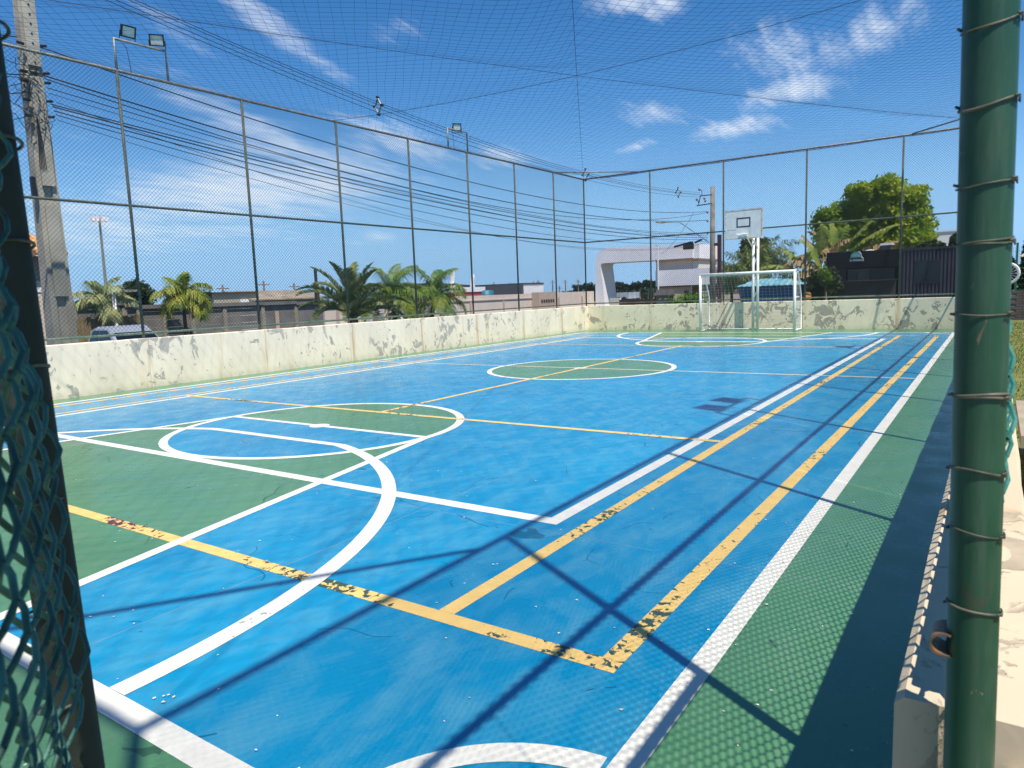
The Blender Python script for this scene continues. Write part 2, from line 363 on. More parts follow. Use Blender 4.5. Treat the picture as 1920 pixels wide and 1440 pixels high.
struct('ground', MB().quads([[(-3000, -3000, G), (3000, -3000, G), (3000, 3000, G), (-3000, 3000, G)]]), mat('dry_earth', (.22, .17, .11), .95, col2=(.12, .13, .06), vscale=.05))
struct('street', MB().quads([[(-30.5, -60, G+.004), (-15.2, -60, G+.004), (-15.2, 58, G+.004), (-30.5, 58, G+.004)]]), mat('asphalt', (.055, .053, .05), .9, var=.2, vscale=2))
struct('concrete_bounce_slab', MB().box((-.079, -6, -.3), (1.6, 1.05, -.015)), mat('pale_concrete', (.42, .38, .31), .9, var=.12, vscale=2))  # unseen slab added outside the gate to bounce sunlight onto the wall end
struct('grass_field', MB().box((.1, -30, -.5), (60, 31.9, -.02)), mat('mown_grass', (.075, .115, .018), .95, col2=(.17, .16, .045), vscale=2.4, bump=1., bscale=60))
fl = MB()
for y in (19.6, 24.2, 6.5): fl.box((.6, y-.05, -.02), (30, y+.05, -.012))
struct('field_line', fl, WHITE_LINE)
struct('court_floor', MB().box((XL_-.1, YN-.1, G-.2), (XR_+.02, YF+.1, 0)), GREEN)

def ring(mb, c, r0, r1, z, a0=0., a1=360., n=96):
    z = z*.13
    a = np.radians(np.linspace(a0, a1, n+1)); P = []
    for i in range(n):
        P.append([(c[0]+r*math.cos(t), c[1]+r*math.sin(t), z) for r, t in ((r0, a[i]), (r1, a[i]), (r1, a[i+1]), (r0, a[i+1]))])
    return mb.quads(P)
def rect(mb, x0, y0, x1, y1, z):
    z = z*.13
    return mb.quads([[(x0, y0, z), (x1, y0, z), (x1, y1, z), (x0, y1, z)]])
def strip(mb, a, b, wd, z):
    z = z*.13
    a = np.array(a, float); b = np.array(b, float); d = (b-a)/np.linalg.norm(b-a); n = np.array([-d[1], d[0]])*wd/2
    return mb.quads([[(*(a-n), z), (*(b-n), z), (*(b+n), z), (*(a+n), z)]])
YB, YE, YH = 1.29, 24.62, 13.1
XO = 6.225   # half width to the outer sideline
b1 = rect(MB(), XC-XO, YB, XC+XO, YE, .002)
struct('blue_court_surface', b1, BLUE)
gk = MB(); bk = MB()
for yb, yf, s in ((YB, 6.06, 1), (YE, 20.42, -1)):
    gk.quads([[(XC-2.87, yb, .0006), (XC+2.87, yb, .0006), (XC+1.83, yf, .0006), (XC-1.83, yf, .0006)][::s]])
    ring(gk, (XC, yf), 0, 1.83, .006, 0 if s > 0 else 180, 180 if s > 0 else 360, 48)
    ring(bk, (XC, yf), 0, 1.83, .006, 180 if s > 0 else 0, 360 if s > 0 else 180, 48)
ring(gk, (XC, YH), 0, 1.93, .004)
struct('green_key_surface', gk, GREEN); struct('blue_half_circle', bk, BLUE)
wl = MB(); Z1, Z2, Z3 = .010, .012, .014
rect(wl, XC-XO-.05, YB-.057, XC+XO+.05, YB+.057, Z2); rect(wl, XC-XO-.05, YE-.05, XC+XO+.05, YE+.05, Z2)
for s in (-1, 1): rect(wl, XC+s*XO-.052, YB+.058, XC+s*XO+.052, YE-.051, Z2)
# volleyball court
VX, VY0, VY1 = 4.68, 4.14, 21.9
for y in (VY0, VY1): rect(wl, XC-VX-.055, y-.06, XC+VX+.055, y+.06, Z1)
for s in (-1, 1): rect(wl, XC+s*VX-.055, VY0+.061, XC+s*VX+.055, VY1-.061, Z1)
arcs = MB(); arc2 = MB()
for yb, yf, s in ((YB, 6.06, 1), (YE, 20.42, -1)):
    rot = 0 if s > 0 else 180
    ring(arcs, (XC, yf), 1.78, 1.88, .016, n=120)
    strip(arc2, (XC+2.90, yb+s*.06), (XC+1.83, yf), .095, .018); strip(arc2, (XC-2.90, yb+s*.06), (XC-1.83, yf), .095, .0185)
    rect(arc2, XC-1.78, yf-.045, XC+1.78, yf+.045, .019); ring(arc2, (XC, yf), 0, .13, .021, n=24)
    a = 73.5 if s > 0 else 73.5
    ring(arcs, (XC, yb), 4.14, 4.26, .020, 0+rot+.8, a+rot, 60); ring(arcs, (XC, yb), 4.14, 4.26, .020, 180-a+rot, 180+rot-.8, 60)
    yy = yb+s*4.2*math.sin(R(a)); rect(arcs, XC-4.2*math.cos(R(a)), yy-.055, XC+4.2*math.cos(R(a)), yy+.055, .0205)
    for sx in (-1, 1):
        c = (XC+sx*(XO-.02), yb); a0 = {(1, 1): 90, (-1, 1): 0, (1, -1): 180, (-1, -1): 270}[(sx, s)]
        ring(arcs, c, .635, .738, .0225, a0+4, a0+86, 24)
ring(arcs, (XC, YH), 1.88, 1.98, .016); ring(arc2, (XC, YH), 0, .14, .024, n=24)
struct('white_line', wl, WHITE_LINE); struct('white_arc_line', arcs, WHITE_LINE); struct('key_line', arc2, WHITE_LINE)
hl = rect(MB(), XC-XO+.06, YH-.045, XC+XO-.06, YH+.045, .0225); struct('half_way_line', hl, CREAM_LINE)
yl = MB(); y2 = MB()
rect(y2, XC-5.93, 2.53, XC+5.93, 2.63, .0130); struct('worn_yellow_line', y2, MAROON_LINE)
rect(yl, XC-5.93, 23.15, XC+5.93, 23.25, .0130)
for s in (-1, 1):
    rect(yl, XC+s*5.88-.05, 2.631, XC+s*5.88+.05, 23.149, .0132); rect(yl, XC+s*4.94-.05, 2.631, XC+s*4.94+.05, 23.149, .0134)
for y in (7.17, 19.0): rect(yl, XC-4.89, y-.045, XC+4.89, y+.045, .0235)
rect(yl, XC-.045, 7.216, XC+.045, 18.95, .0245)
struct('yellow_line', yl, YELLOW_LINE)

g0 = np.random.default_rng(3); nb_ = 230; P = []
for i in range(nb_):
    y = 1.4+10*g0.uniform()**2.2; x = -.25-g0.uniform()**1.5*7; r_ = g0.uniform(.003, .009); a0 = g0.uniform(0, 6.3); z = .004+g0.uniform(0, .003)
    P.append([(x+r_*g0.uniform(.6, 1.3)*math.cos(a0+k*1.57), y+r_*g0.uniform(.6, 1.3)*math.sin(a0+k*1.57), z+g0.uniform(0, .002)) for k in range(4)])
tag(MB().quads(P).build('paint_flakes', mat('pale_flake', (.70, .68, .62), .8, var=.2, vscale=4)), 'scattered pale paint flakes and grit on the near court', 'debris', kind='stuff')

# ------------------------------------------------------------------ low walls
def wall(name, a, b, m, label):
    t = MB(); x0, y0 = a; x1, y1 = b
    # slightly uneven coping: subdivided box
    along_y = abs(y1-y0) > abs(x1-x0); L_ = abs(y1-y0) if along_y else abs(x1-x0); n = int(L_/.35)
    V = []; 
    for i in range(n+1):
        f = i/n; h = HW+rng.normal(0, .0025)*(i > 1); j = rng.normal(0, .002, 2)*(i > 1)
        if along_y:
            y = y0+(y1-y0)*f; ring_ = [(x0, y, -.02), (x0+j[0], y, h-.012), (x0+.012, y, h), (x1-.012, y, h), (x1+j[1], y, h-.012), (x1, y, -.02)]
        else:
            x = x0+(x1-x0)*f; ring_ = [(x, y0, -.02), (x, y0+j[0], h-.012), (x, y0+.012, h), (x, y1-.012, h), (x, y1+j[1], h-.012), (x, y1, -.02)]
        V += ring_
    F = [(i*6+j, i*6+j+1, (i+1)*6+j+1, (i+1)*6+j) for i in range(n) for j in range(5)]
    F += [(0, 1, 4, 5), (1, 2, 3, 4)]+[(n*6+5, n*6+4, n*6+1, n*6), (n*6+4, n*6+3, n*6+2, n*6+1)]
    return tag(t.add(V, F).build(name, m), label, 'wall')
wall('low_wall', (XL_-.2, YN), (XL_, YF), WALL_L, 'long sunlit cream court wall with small peeled grey patches, along the street side')
wall('low_wall', (XL_-.2, YF), (.09, YF+.2), WALL_F, 'heavily peeled cream wall behind the goal at the far end of the court')
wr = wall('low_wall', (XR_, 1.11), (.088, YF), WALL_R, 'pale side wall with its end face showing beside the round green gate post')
wall('low_wall', (XL_-.2, YN-.2), (.09, YN), WALL_L, 'low cream wall at the near end of the court beside the gate')
# little inset plate on the wall end (right of post)
MB().box((.040, 1.075, .55), (.135, 1.108, .93)).build('end_block', WALL_R, wr)
o = MB().box((.058, 1.069, .80), (.125, 1.0745, .905)).build('cover_plate', mat('cover_plate_paint', (.55, .48, .38), .8), wr)

# ------------------------------------------------------------------ chain link
def diag(mb, O, U, Ln, z0, z1, pitch, r, step=.64):
    """straight diagonal wires of a chain-link panel in plane O+u*U"""
    H = z1-z0; A = []; B = []
    for sgn in (1, -1):
        c = -H if sgn > 0 else 0.
        while c < (Ln if sgn > 0 else Ln+H):
            # u = c + sgn*h
            if sgn > 0: h0, h1 = max(0, -c), min(H, Ln-c)
            else: h0, h1 = max(0, c-Ln), min(H, c)
            if h1-h0 > .01:
                n = max(1, int((h1-h0)/step)); hs = np.linspace(h0, h1, n+1)
                for i in range(n):
                    A.append((c+sgn*hs[i], hs[i], sgn)); B.append((c+sgn*hs[i+1], hs[i+1], sgn))
            c += pitch
    A = np.array(A); B = np.array(B); U3 = np.array([U[0], U[1], 0.]); nrm = np.array([U[1], -U[0], 0.])
    f = lambda P: np.array([O[0], O[1], z0])+P[:, :1]*U3+P[:, 1:2]*np.array([0, 0, 1.])+P[:, 2:3]*nrm*r*.9
    mb.segs(f(A), f(B), r, 3, nrm)
def woven(mb, O, U, Ln, z0, z1, pitch, r, depth=.006, off=None, k=4):
    """real zigzag wires with the weave depth and an optional bulge off(u,z)"""
    U3 = np.array([U[0], U[1], 0.]); nrm = np.array([-U[1], U[0], 0.]); n = int(Ln/(pitch/2)); m = int((z1-z0)/(pitch/2))
    tt = np.array([0, .07, .17, .5, .83, .93]); A = []; 
    for i in range(n):
        pts = []
        for kz in range(m):
            s0 = (kz+i) % 2
            for t in tt:
                tr_s = .62*t+.38*(.5-.5*math.cos(math.pi*t)); u = (i+(s0+(1-2*s0)*tr_s)*1.06-.03)*pitch/2; z = z0+(kz+t)*pitch/2
                # weave: wire swaps faces at each crossing
                dpt = depth*(1 if s0 else -1)*math.sin(math.pi*min(max((t-.0)/1., 0), 1))
                o = off(u, z) if off else 0.
                pts.append(np.array([O[0], O[1], 0.])+U3*u+nrm*(dpt+o)+np.array([0, 0, z]))
        A.append(np.array(pts))
    S = np.concatenate([p[:-1] for p in A]); E_ = np.concatenate([p[1:] for p in A]); mb.segs(S, E_, r, k, nrm)

PY = [2.15, 4.91, 7.67, 10.43, 13.2, 15.93, 18.7, 21.42, 24.1]
PXs = [-11.32, -8.44, -5.56, -2.64]
def post(p, x, y, z0=HW-.02, z1=HT, r=.030): MB().tube([(x, y, z0), (x, y, z1)], r, 10).build('post', POST, p, True)
def rail(p, a, b, r, m, name): return MB().tube([a, b], r, 10).build(name, m, p, True)
def ties(p, plane, us, axis, zs, r=.036):
    mb = MB()
    for u in us:
        for z in zs:
            c = (plane, u, z) if axis == 1 else (u, plane, z)
            mb.tube([(c[0]+r*math.cos(a), c[1]+r*math.sin(a), z+.01*math.cos(a)) for a in np.linspace(0, 2*math.pi, 9)], .004, 4, False)
    mb.build('tie_wire', TIE, p)

def fence_side(x, label, ys, y0, y1, near):
    t = thing('chain_link_fence', (x, y0, HW), label, 'fence')
    for y in ys+[y1]: post(t, x, y)
    rail(t, (x, y0, HT), (x, y1, HT), .030, RAIL, 'top_rail'); rail(t, (x, y0, HM), (x, y1, HM), .026, POST, 'middle_rail')
    return t
fl_ = fence_side(PL, 'tall green chain-link fence on the street side wall, cables and palms behind it', PY, PN, PF, False)
rail(fl_, (PL, PN, HB+.02), (PL, PF, HB+.02), .024, LOWRAIL, 'bottom_rail')
m = MB(); diag(m, (PL+.036, PN), (0, 1), PF-PN, HB, HT, .080, .0032); m.build('wire_mesh', WIRE, fl_)
rail(fl_, (PL, 24.1, HT-.0), (-11.75, PF-.02, HT+.01), .024, RAIL, 'corner_brace')
ff = thing('chain_link_fence', (XC, PF, HW), 'chain-link fence on the peeled end wall behind the goal and backboard', 'fence')
for x in PXs: post(ff, x, PF)
rail(ff, (PL, PF, HT), (PR, PF, HT), .030, RAIL, 'top_rail'); rail(ff, (PL, PF, HM), (PR, PF, HM), .026, POST, 'middle_rail'); rail(ff, (PL, PF, HB+.02), (PR, PF, HB+.02), .024, LOWRAIL, 'bottom_rail')
m = MB(); diag(m, (PL, PF-.036), (1, 0), PR-PL, HB, HT, .080, .0032); m.build('wire_mesh', WIRE, ff)
rail(ff, (-2.4, PF-.02, HT+.01), (PR-.02, 24.15, HT+.01), .024, RAIL, 'corner_brace')
fr = thing('chain_link_fence', (PR, 2.15, HW), 'near side fence running away behind the green gate post, mesh bunched at its edge', 'fence')
for y in PY+[PF]: post(fr, PR, y)
rail(fr, (PR, PN, HT), (PR, PF, HT), .030, RAIL, 'top_rail'); rail(fr, (PR, PN, HM), (PR, PF, HM), .026, POST, 'middle_rail')
rail(fr, (PR-.005, 1.125, 1.098), (PR-.005, PF, 1.098), .022, LOWRAIL, 'bottom_rail'); rail(fr, (PR, PN, 2.20), (PR, 2.13, 2.20), .026, GPIPE, 'gate_lintel')
rail(fr, (PR-.02, 1.86, HT), (-1.55, PN, HT), .026, RAIL, 'corner_brace')
bulge = lambda u, z: -(.004+.019*math.exp(-((z-1.41)/.15)**2)*max(0., 1-u/.9))
m = MB(); woven(m, (PR+.006, 1.085), (0, 1), 4.4, HB+.0, HM, .080, .0031, .008, bulge, 5)
m.build('wire_mesh_near', WIRE_G, fr)
m = MB(); woven(m, (PR+.012, -.28), (0, 1), 7.6, HM, HT, .080, .0035, .006, None, 3); woven(m, (PR+.012, -.28), (0, 1), 1.40, 2.2, HM, .080, .0035, .006, None, 3)
woven(m, (PR+.03, 5.50), (0, 1), 7., HB, HM, .080, .0032, .006, None, 3)
woven(m, (PR+.03, 7.36), (0, 1), 5.1, HM, HT, .080, .0032, .006, None, 3)
diag(m, (PR+.03, 12.5), (0, 1), 14.0, HB, HT, .080, .003); m.build('wire_mesh', WIRE, fr)
fn = thing('chain_link_fence', (XC, PN, HW), 'fence closing the near end of the court beside the gate', 'fence')
for x in PXs+[PL]: post(fn, x, PN)
MB().tube([(PR, PN, 0), (PR, PN, HT)], .032, 10).build('post', POST, fn, True)
rail(fn, (PL, PN, HT), (PR, PN, HT), .030, RAIL, 'top_rail'); rail(fn, (PL, PN, HM), (PR, PN, HM), .026, POST, 'middle_rail')
m = MB(); diag(m, (PL, PN-.036), (1, 0), PR-PL, HB, HT, .080, .0022); m.build('wire_mesh', WIRE, fn)

# near gate post (round green pipe, slightly leaning) with its tie wires and latch eye
gp = thing('gate_post', (.006, 1.055, 0), 'thick round green pipe gate post with wire rings, closest on the right', 'post')
gx = lambda z: -.014-.0134*(z-1.583)
MB().tube([(gx(z), 1.055, z) for z in np.linspace(0, 2.22, 12)], .0288, 40).build('pipe', GPIPE, gp, True)
def RINGZ(v):   # ring heights measured on the post
    d = _f+CR*(1840-960)/F_PX+CU*(720-v)/F_PX; return EYE+d[2]*1.055/d[1]
for v_, tl, d in ((50, -.012, 0), (197, -.010, 0), (345, -.007, 0), (457, -.002, 1), (589, .001, 0), (743, .003, 1), (882, .006, 0), (997, .007, 0), (1140, .008, 0)):
    z = RINGZ(v_)
    mb = MB()
    for q in range(1+d):
        ph = v_*.013; tk = .0014+.0005*math.sin(v_)
        mb.tube([(gx(z)+(.0300+.0006*math.sin(3*a+ph))*math.cos(a), 1.055+(.0300+.0006*math.sin(3*a+ph))*math.sin(a), z+tl*math.cos(a+2.2)*.8+.0012*math.sin(2*a+ph)+q*.0035*(1+math.cos(a))*.8) for a in np.linspace(0, 2*math.pi, 40)], tk, 8, False)
    mb.tube([(gx(z)-.029, 1.058, z), (gx(z)-.0325, 1.050, z+.001)], .0018, 6)
    for q in range(2): mb.tube([(gx(z)+.026, 1.036-.002*q, z+.002), (gx(z)+.0305, 1.040, z+.003*q), (gx(z)+.0312, 1.052, z-.003+.004*q), (gx(z)+.030, 1.062, z+.001)], .0011, 6)
    mb.build('wire_ring', TIE, gp, True)
lc = Vector((gx(1.03)-.036, 1.050, RINGZ(1212))); V = []; F = []; na = 16
for k in range(na+1):
    a = R(70+220*k/na)
    for rr_, yy in ((.0165, -.016), (.0165, .030), (.0135, .030), (.0135, -.016)): V.append((lc.x+rr_*1.15*math.cos(a)+.006, lc.y+yy, lc.z+rr_*math.sin(a)))
for k in range(na):
    for q in range(4): F.append((k*4+q, k*4+(q+1) % 4, k*4+4+(q+1) % 4, k*4+4+q))
F += [(0, 1, 2, 3), (na*4+3, na*4+2, na*4+1, na*4)]
MB().add(V, F).build('latch_eye', mat('rust_edged_green', (.03, .07, .06), .5, col2=(.28, .12, .05), vscale=45), gp)

# gate leaf standing open on the left
E0 = Vector((-.993, .379, 0)); H0 = Vector((-.035, -.10, 0)); ld = (E0-H0).normalized(); LL = (E0-H0).length
gl = thing('gate_leaf', (E0.x, E0.y, 0), 'dark green gate leaf standing open at the left edge, seen almost edge-on with loose mesh', 'gate')
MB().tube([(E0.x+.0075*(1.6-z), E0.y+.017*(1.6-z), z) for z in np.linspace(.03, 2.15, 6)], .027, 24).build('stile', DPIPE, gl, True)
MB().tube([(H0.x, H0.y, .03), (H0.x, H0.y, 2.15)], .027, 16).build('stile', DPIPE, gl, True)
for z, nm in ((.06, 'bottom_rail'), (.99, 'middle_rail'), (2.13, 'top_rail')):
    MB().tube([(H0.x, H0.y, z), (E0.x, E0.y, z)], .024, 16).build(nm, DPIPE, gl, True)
for z in (.93, 1.09, 1.22, 1.36, 1.53, 1.68, 1.80, 1.93):
    MB().tube([(E0.x+.029*math.cos(a), E0.y+.029*math.sin(a), z+.006*math.cos(a)) for a in np.linspace(0, 2*math.pi, 20)], .0022, 6, False).build('wire_ring', TIE, gl, True)
m = MB(); nd = Vector((-ld.y, ld.x, 0)); 
if nd.dot(-Vector((E0.x, E0.y, 0))) < 0: nd = -nd
side = -1 if Vector((-ld.y, ld.x, 0)).dot(nd) < 0 else 1
lo = lambda u, z: side*(.004+.018*max(0, math.sin(z*7+u*5))+.006*math.sin(z*19+u*11))*(1 if u < LL-.10 else 1.4)
woven(m, (H0.x, H0.y), (ld.x, ld.y), LL-.004, .08, 1.99, .086, .0029, .009, lo, 8)
m.build('wire_mesh', mat('gate_wire_coating', (.016, .060, .042), .55, col2=(.075, .20, .145), vscale=16, spec=.35), gl, True)
MB().tube([(H0.x, H0.y, .0), (H0.x, H0.y, .02)], .03, 8).build('floor_pivot', DPIPE, gl)
hp = thing('gate_post', (.0, -.155, 0), 'green pipe post carrying the hinges of the open gate', 'post')
MB().tube([(0, -.155, 0), (0, -.155, 2.22)], .036, 16).build('pipe', GPIPE, hp, True)
for z in (.5, 1.8): MB().tube([(0, -.155, z), (-.035, -.10, z)], .012, 8).build('hinge', DPIPE, hp)

# ------------------------------------------------------------------ roof net and its cables
def netz(x, y):
    d = np.minimum(np.minimum(x-PL, PR-x), np.minimum(y-PN, PF-y)); d = np.maximum(d, 0)
    u = (x-PL)/(PR-PL); v = (y-PN)/(PF-PN)
    s = .42*(1-np.exp(-d/1.1))
    # cables along both diagonals and the middle hold it up
    c1 = np.minimum(np.abs(u-v), np.abs(u+v-1)); c2 = np.abs(v-.5)
    s = s-.14*np.exp(-c1/.035)*(d > .6)-.14*np.exp(-c2/.03)*(d > .6)
    return HT+.02-s+.02*np.sin(x*1.7+y)*(1-np.exp(-d))
rn = thing('roof_net', ((PL+PR)/2, (PN+PF)/2, HT), 'dark blue square-mesh ball net stretched over the whole court as a roof', 'net')
A = []; B = []; sp = .168*math.sqrt(2)
for sgn in (1, -1):
    lo_, hi_ = (PN-PR, PF-PL) if sgn > 0 else (PN+PL, PF+PR)
    c = lo_
    while c < hi_:
        xs = np.linspace(PL, PR, 60); ys = (c+xs) if sgn > 0 else (c-xs); ok = (ys >= PN) & (ys <= PF)
        # clip ends
        xa, xb = (max(PL, PN-c), min(PR, PF-c)) if sgn > 0 else (max(PL, c-PF), min(PR, c-PN))
        if xb-xa > .05:
            n = max(2, int((xb-xa)/.3)); xs = np.linspace(xa, xb, n+1); ys = (c+xs) if sgn > 0 else (c-xs)
            wob = .012*np.sin(xs*3.1+c*7)*np.minimum(1, np.minimum(xs-xa, xb-xs)); zs = netz(xs, ys)
            P = np.stack([xs+wob, ys-wob*sgn, zs], 1); A.append(P[:-1]); B.append(P[1:])
        c += sp
m = MB(); m.segs(np.concatenate(A), np.concatenate(B), .0021, 3); m.build('net_mesh', NET, rn)
def cable_pts(a, b, sag, n=24): 
    a = np.array(a); b = np.array(b); return [tuple(a+(b-a)*t-np.array([0, 0, sag*4*t*(1-t)])) for t in np.linspace(0, 1, n)]
for a, b in (((PL, PF, HT), (PR, PN, HT)), ((PL, PN, HT), (PR, PF, HT)), ((PL, 13.1, HT), (PR, 13.1, HT))):
    MB().tube(cable_pts(a, b, .28), .0045, 5).build('support_cable', CABLE, rn)

# ------------------------------------------------------------------ floodlights
def flood(parent, c, aim, wd=.27, hg=.22):
    """housing with bezel, glass and bracket; aim = facing direction"""
    c = Vector(c); a = Vector(aim).normalized(); r = a.cross(Vector((0, 0, 1))).normalized(); u = r.cross(a)
    M = lambda x, y, z: tuple(c+r*x+u*y+a*z)
    def bx(x0, x1, y0, y1, z0, z1, mb):
        mb.add([M(x, y, z) for z in (z0, z1) for x, y in ((x0, y0), (x1, y0), (x1, y1), (x0, y1))], [(0, 3, 2, 1), (4, 5, 6, 7), (0, 1, 5, 4), (1, 2, 6, 5), (2, 3, 7, 6), (3, 0, 4, 7)])
    h = MB(); t = .022
    bx(-wd/2, wd/2, -hg/2, hg/2, -.05, 0, h)
    for q in ((-wd/2, wd/2, hg/2-t, hg/2), (-wd/2, wd/2, -hg/2, -hg/2+t), (-wd/2, -wd/2+t, -hg/2+t, hg/2-t), (wd/2-t, wd/2, -hg/2+t, hg/2-t)): bx(*q, .001, .02, h)
    for k in range(7): bx(-wd/2+.03+k*(wd-.06)/6-.004, -wd/2+.03+k*(wd-.06)/6+.004, -hg/2+.02, hg/2-.02, -.08, -.051, h)
    o = h.build('floodlight', BLACK, parent)
    g_ = MB(); bx(-wd/2+t, wd/2-t, -hg/2+t, hg/2-t, .002, .008, g_); g_.build('lens', LENS, o)
    b_ = MB()
    for s in (-1, 1): b_.tube([M(s*(wd/2+.012), 0, -.02), M(s*(wd/2+.012), -hg/2-.06, -.02)], .008, 6)
    b_.tube([M(-wd/2-.012, -hg/2-.06, -.02), M(wd/2+.012, -hg/2-.06, -.02)], .008, 6); b_.build('bracket', BLACK, o)
def gantry(x, y0, y1, lamps, label):
    t = thing('floodlight_frame', (x, y0, HT), label, 'floodlight', 'floodlight frames standing on the side fences')
    MB().tube([(x, y0, HT-.02), (x, y0, 6.76), (x, y1, 6.78), (x, y1, HT-.02)], .027, 10).build('pipe_frame', RAIL, t, True)
    for c, a in lamps: flood(t, c, a, *(() if x < -5 else (.38, .34)))
    MB().tube([(x+.02, y0+.15, 6.75), (x+.03, y0+.22, 6.6), (x+.02, y0+.26, 6.35), (x+.02, y0+.27, 6.18)], .006, 5).build('lamp_cord', CABLE, t, True)
    return t
gantry(PL, 7.68, 8.72, [((PL+.02, 7.97, 6.955), (1, -.10, -.45)), ((PL+.02, 8.54, 6.945), (1, -.75, -.45))], 'floodlight frame with two lamps, on the street fence near the concrete pole')
gantry(PL, 17.78, 18.76, [((PL+.03, 18.22, 6.86), (1, -.8, -.35))], 'floodlight frame with one tilted lamp, further along the street fence')
gantry(PR, 7.12, 8.46, [((PR-.10, 7.42, 7.0), (-.6, .1, -1)), ((PR-.10, 8.12, 7.0), (-.6, .1, -1))], 'floodlight frame above the near side fence whose two lamps shade the court')
gantry(PR, 16.9, 18.0, [((PR-.10, 17.4, 7.0), (-.6, .1, -1))], 'farther floodlight frame above the near side fence')

# ------------------------------------------------------------------ goal and basketball stand
GY, GX0, GX1, GH = 25.05, -8.80, -5.57, 2.03
gt = thing('football_goal', ((GX0+GX1)/2, GY, 0), 'white small football goal with net at the far end wall', 'goal')
for x in (GX0, GX1): MB().tube([(x, GY, 0), (x, GY, GH)], .045, 14).build('goal_post', WHITE_M, gt, True)
MB().tube([(GX0-.045, GY, GH), (GX1+.045, GY, GH)], .045, 14).build('crossbar', WHITE_M, gt, True)
for x in (GX0, GX1):
    MB().tube([(x, GY, GH-.02), (x, GY+.5, GH-.03), (x, GY+.95, 1.2), (x, GY+1.0, .04), (x, GY, .04)], .022, 8).build('side_frame', WHITE_M, gt, True)
    MB().tube([(x, GY, 1.15), (x, GY+.62, 1.15)], .02, 8).build('side_bar', WHITE_M, gt, True)
MB().tube([(GX0, GY+1.0, .04), (GX1, GY+1.0, .04)], .022, 8).build('back_bar', WHITE_M, gt, True)
gn = MB(); prof = [(0, GH-.03), (.5, GH-.05), (.8, 1.55), (.93, 1.2), (.98, .6), (1.0, .05)]
dd = [0]
for i in range(5): dd.append(dd[-1]+math.hypot(prof[i+1][0]-prof[i][0], prof[i+1][1]-prof[i][1]))
def pp(s): return np.interp(s, dd, [p[0] for p in prof]), np.interp(s, dd, [p[1] for p in prof])
SA = []; SB = []; ss = np.linspace(0, dd[-1], 24); xs = np.linspace(GX0, GX1, 26)
P = np.array([[(x, GY+pp(s)[0]-.03*math.sin((x-GX0)*3)*math.sin(s*1.2), pp(s)[1]-.05*math.sin(math.pi*(x-GX0)/(GX1-GX0))*math.sin(math.pi*min(1, s))) for x in xs] for s in ss])
SA += list(P[:-1].reshape(-1, 3)); SB += list(P[1:].reshape(-1, 3)); SA += list(P[:, :-1].reshape(-1, 3)); SB += list(P[:, 1:].reshape(-1, 3))
for x in (GX0, GX1):
    for z in np.arange(.15, GH, .13):
        ym = np.interp(z, [p[1] for p in prof][::-1], [p[0] for p in prof][::-1]); SA.append((x, GY, z)); SB.append((x, GY+ym, z-.02))
    for d in np.arange(.1, .98, .13):
        zt = np.interp(d, [p[0] for p in prof], [p[1] for p in prof]); SA.append((x, GY+d, .04)); SB.append((x, GY+d, zt))
gn.segs(SA, SB, .0028, 3, (.3, .5, .77)); gn.build('goal_net', NETW, gt)

bt = thing('basketball_stand', (-7.1, 26.0, 0), 'white basketball backboard on twin poles behind the goal', 'basketball hoop')
for x in (-7.20, -7.04): MB().tube([(x, 26.0, 0), (x, 26.0, 3.35)], .045, 14).build('pole', WHITE_M, bt, True)
for z in (.5, 1.1, 1.7, 2.3, 2.9): MB().tube([(-7.20, 26.0, z), (-7.04, 26.0, z+.35)], .018, 6).build('lattice_bar', WHITE_M, bt)
for x in (-7.20, -7.04):
    for z0, z1 in ((2.9, 3.35), (3.5, 3.95)): MB().tube([(x, 26.0, 3.3 if z0 > 3 else 2.9), (x, 24.95, z1)], .022, 8).build('arm', WHITE_M, bt, True)
BX0, BX1, BZ0, BZ1, BY = -7.83, -6.60, 3.20, 4.16, 24.86
bb = MB().box((BX0, BY, BZ0), (BX1, BY+.035, BZ1)).build('backboard', BOARD, bt)
fm = MB()
for q in ((BX0-.012, BX1+.012, BZ1-.02, BZ1+.015), (BX0-.012, BX1+.012, BZ0-.015, BZ0+.02), (BX0-.012, BX0+.03, BZ0+.021, BZ1-.021), (BX1-.03, BX1+.012, BZ0+.021, BZ1-.021)):
    fm.box((q[0], BY-.008, q[2]), (q[1], BY+.04, q[3]))
fm.build('edge_frame', mat('rust_stained_white', (.66, .66, .62), .6, col2=(.50, .30, .16), vscale=9), bb)
ln = MB(); ax, bx_, az, bz, t_ = -7.455, -6.985, 3.575, 3.90, .042
for q in ((ax, bx_, bz-t_, bz), (ax, bx_, az, az+t_), (ax, ax+t_, az+t_, bz-t_), (bx_-t_, bx_, az+t_, bz-t_)): ln.box((q[0], BY-.004, q[2]), (q[1], BY-.001, q[3]))
ln.build('target_square', BLACKP, bb)
MB().box((BX0, BY-.0025, 3.50), (ax, BY-.001, 3.508)).build('seam', RUST, bb); MB().box((-7.0, BY-.0025, 3.22), (-6.992, BY-.001, 3.57)).build('seam', RUST, bb)
MB().tube([(-7.215+.225*math.cos(a), BY-.28+.225*math.sin(a), 3.33) for a in np.linspace(0, 2*math.pi, 33)], .012, 8, False).build('rim', WHITE_M, bt, True)
MB().box((-7.36, BY-.06, 3.27), (-7.07, BY-.009, 3.35)).build('rim_plate', WHITE_M, bt)

# ------------------------------------------------------------------ pixel-to-place helper used only to read positions off the survey of the photo
def ray(U, V): return _f+CR*(U-960)/F_PX+CU*(720-V)/F_PX
def aY(U, V, y): d = ray(U, V); return np.array([0, 0, EYE])+d*y/d[1]
def aX(U, V, x): d = ray(U, V); return np.array([0, 0, EYE])+d*x/d[0]

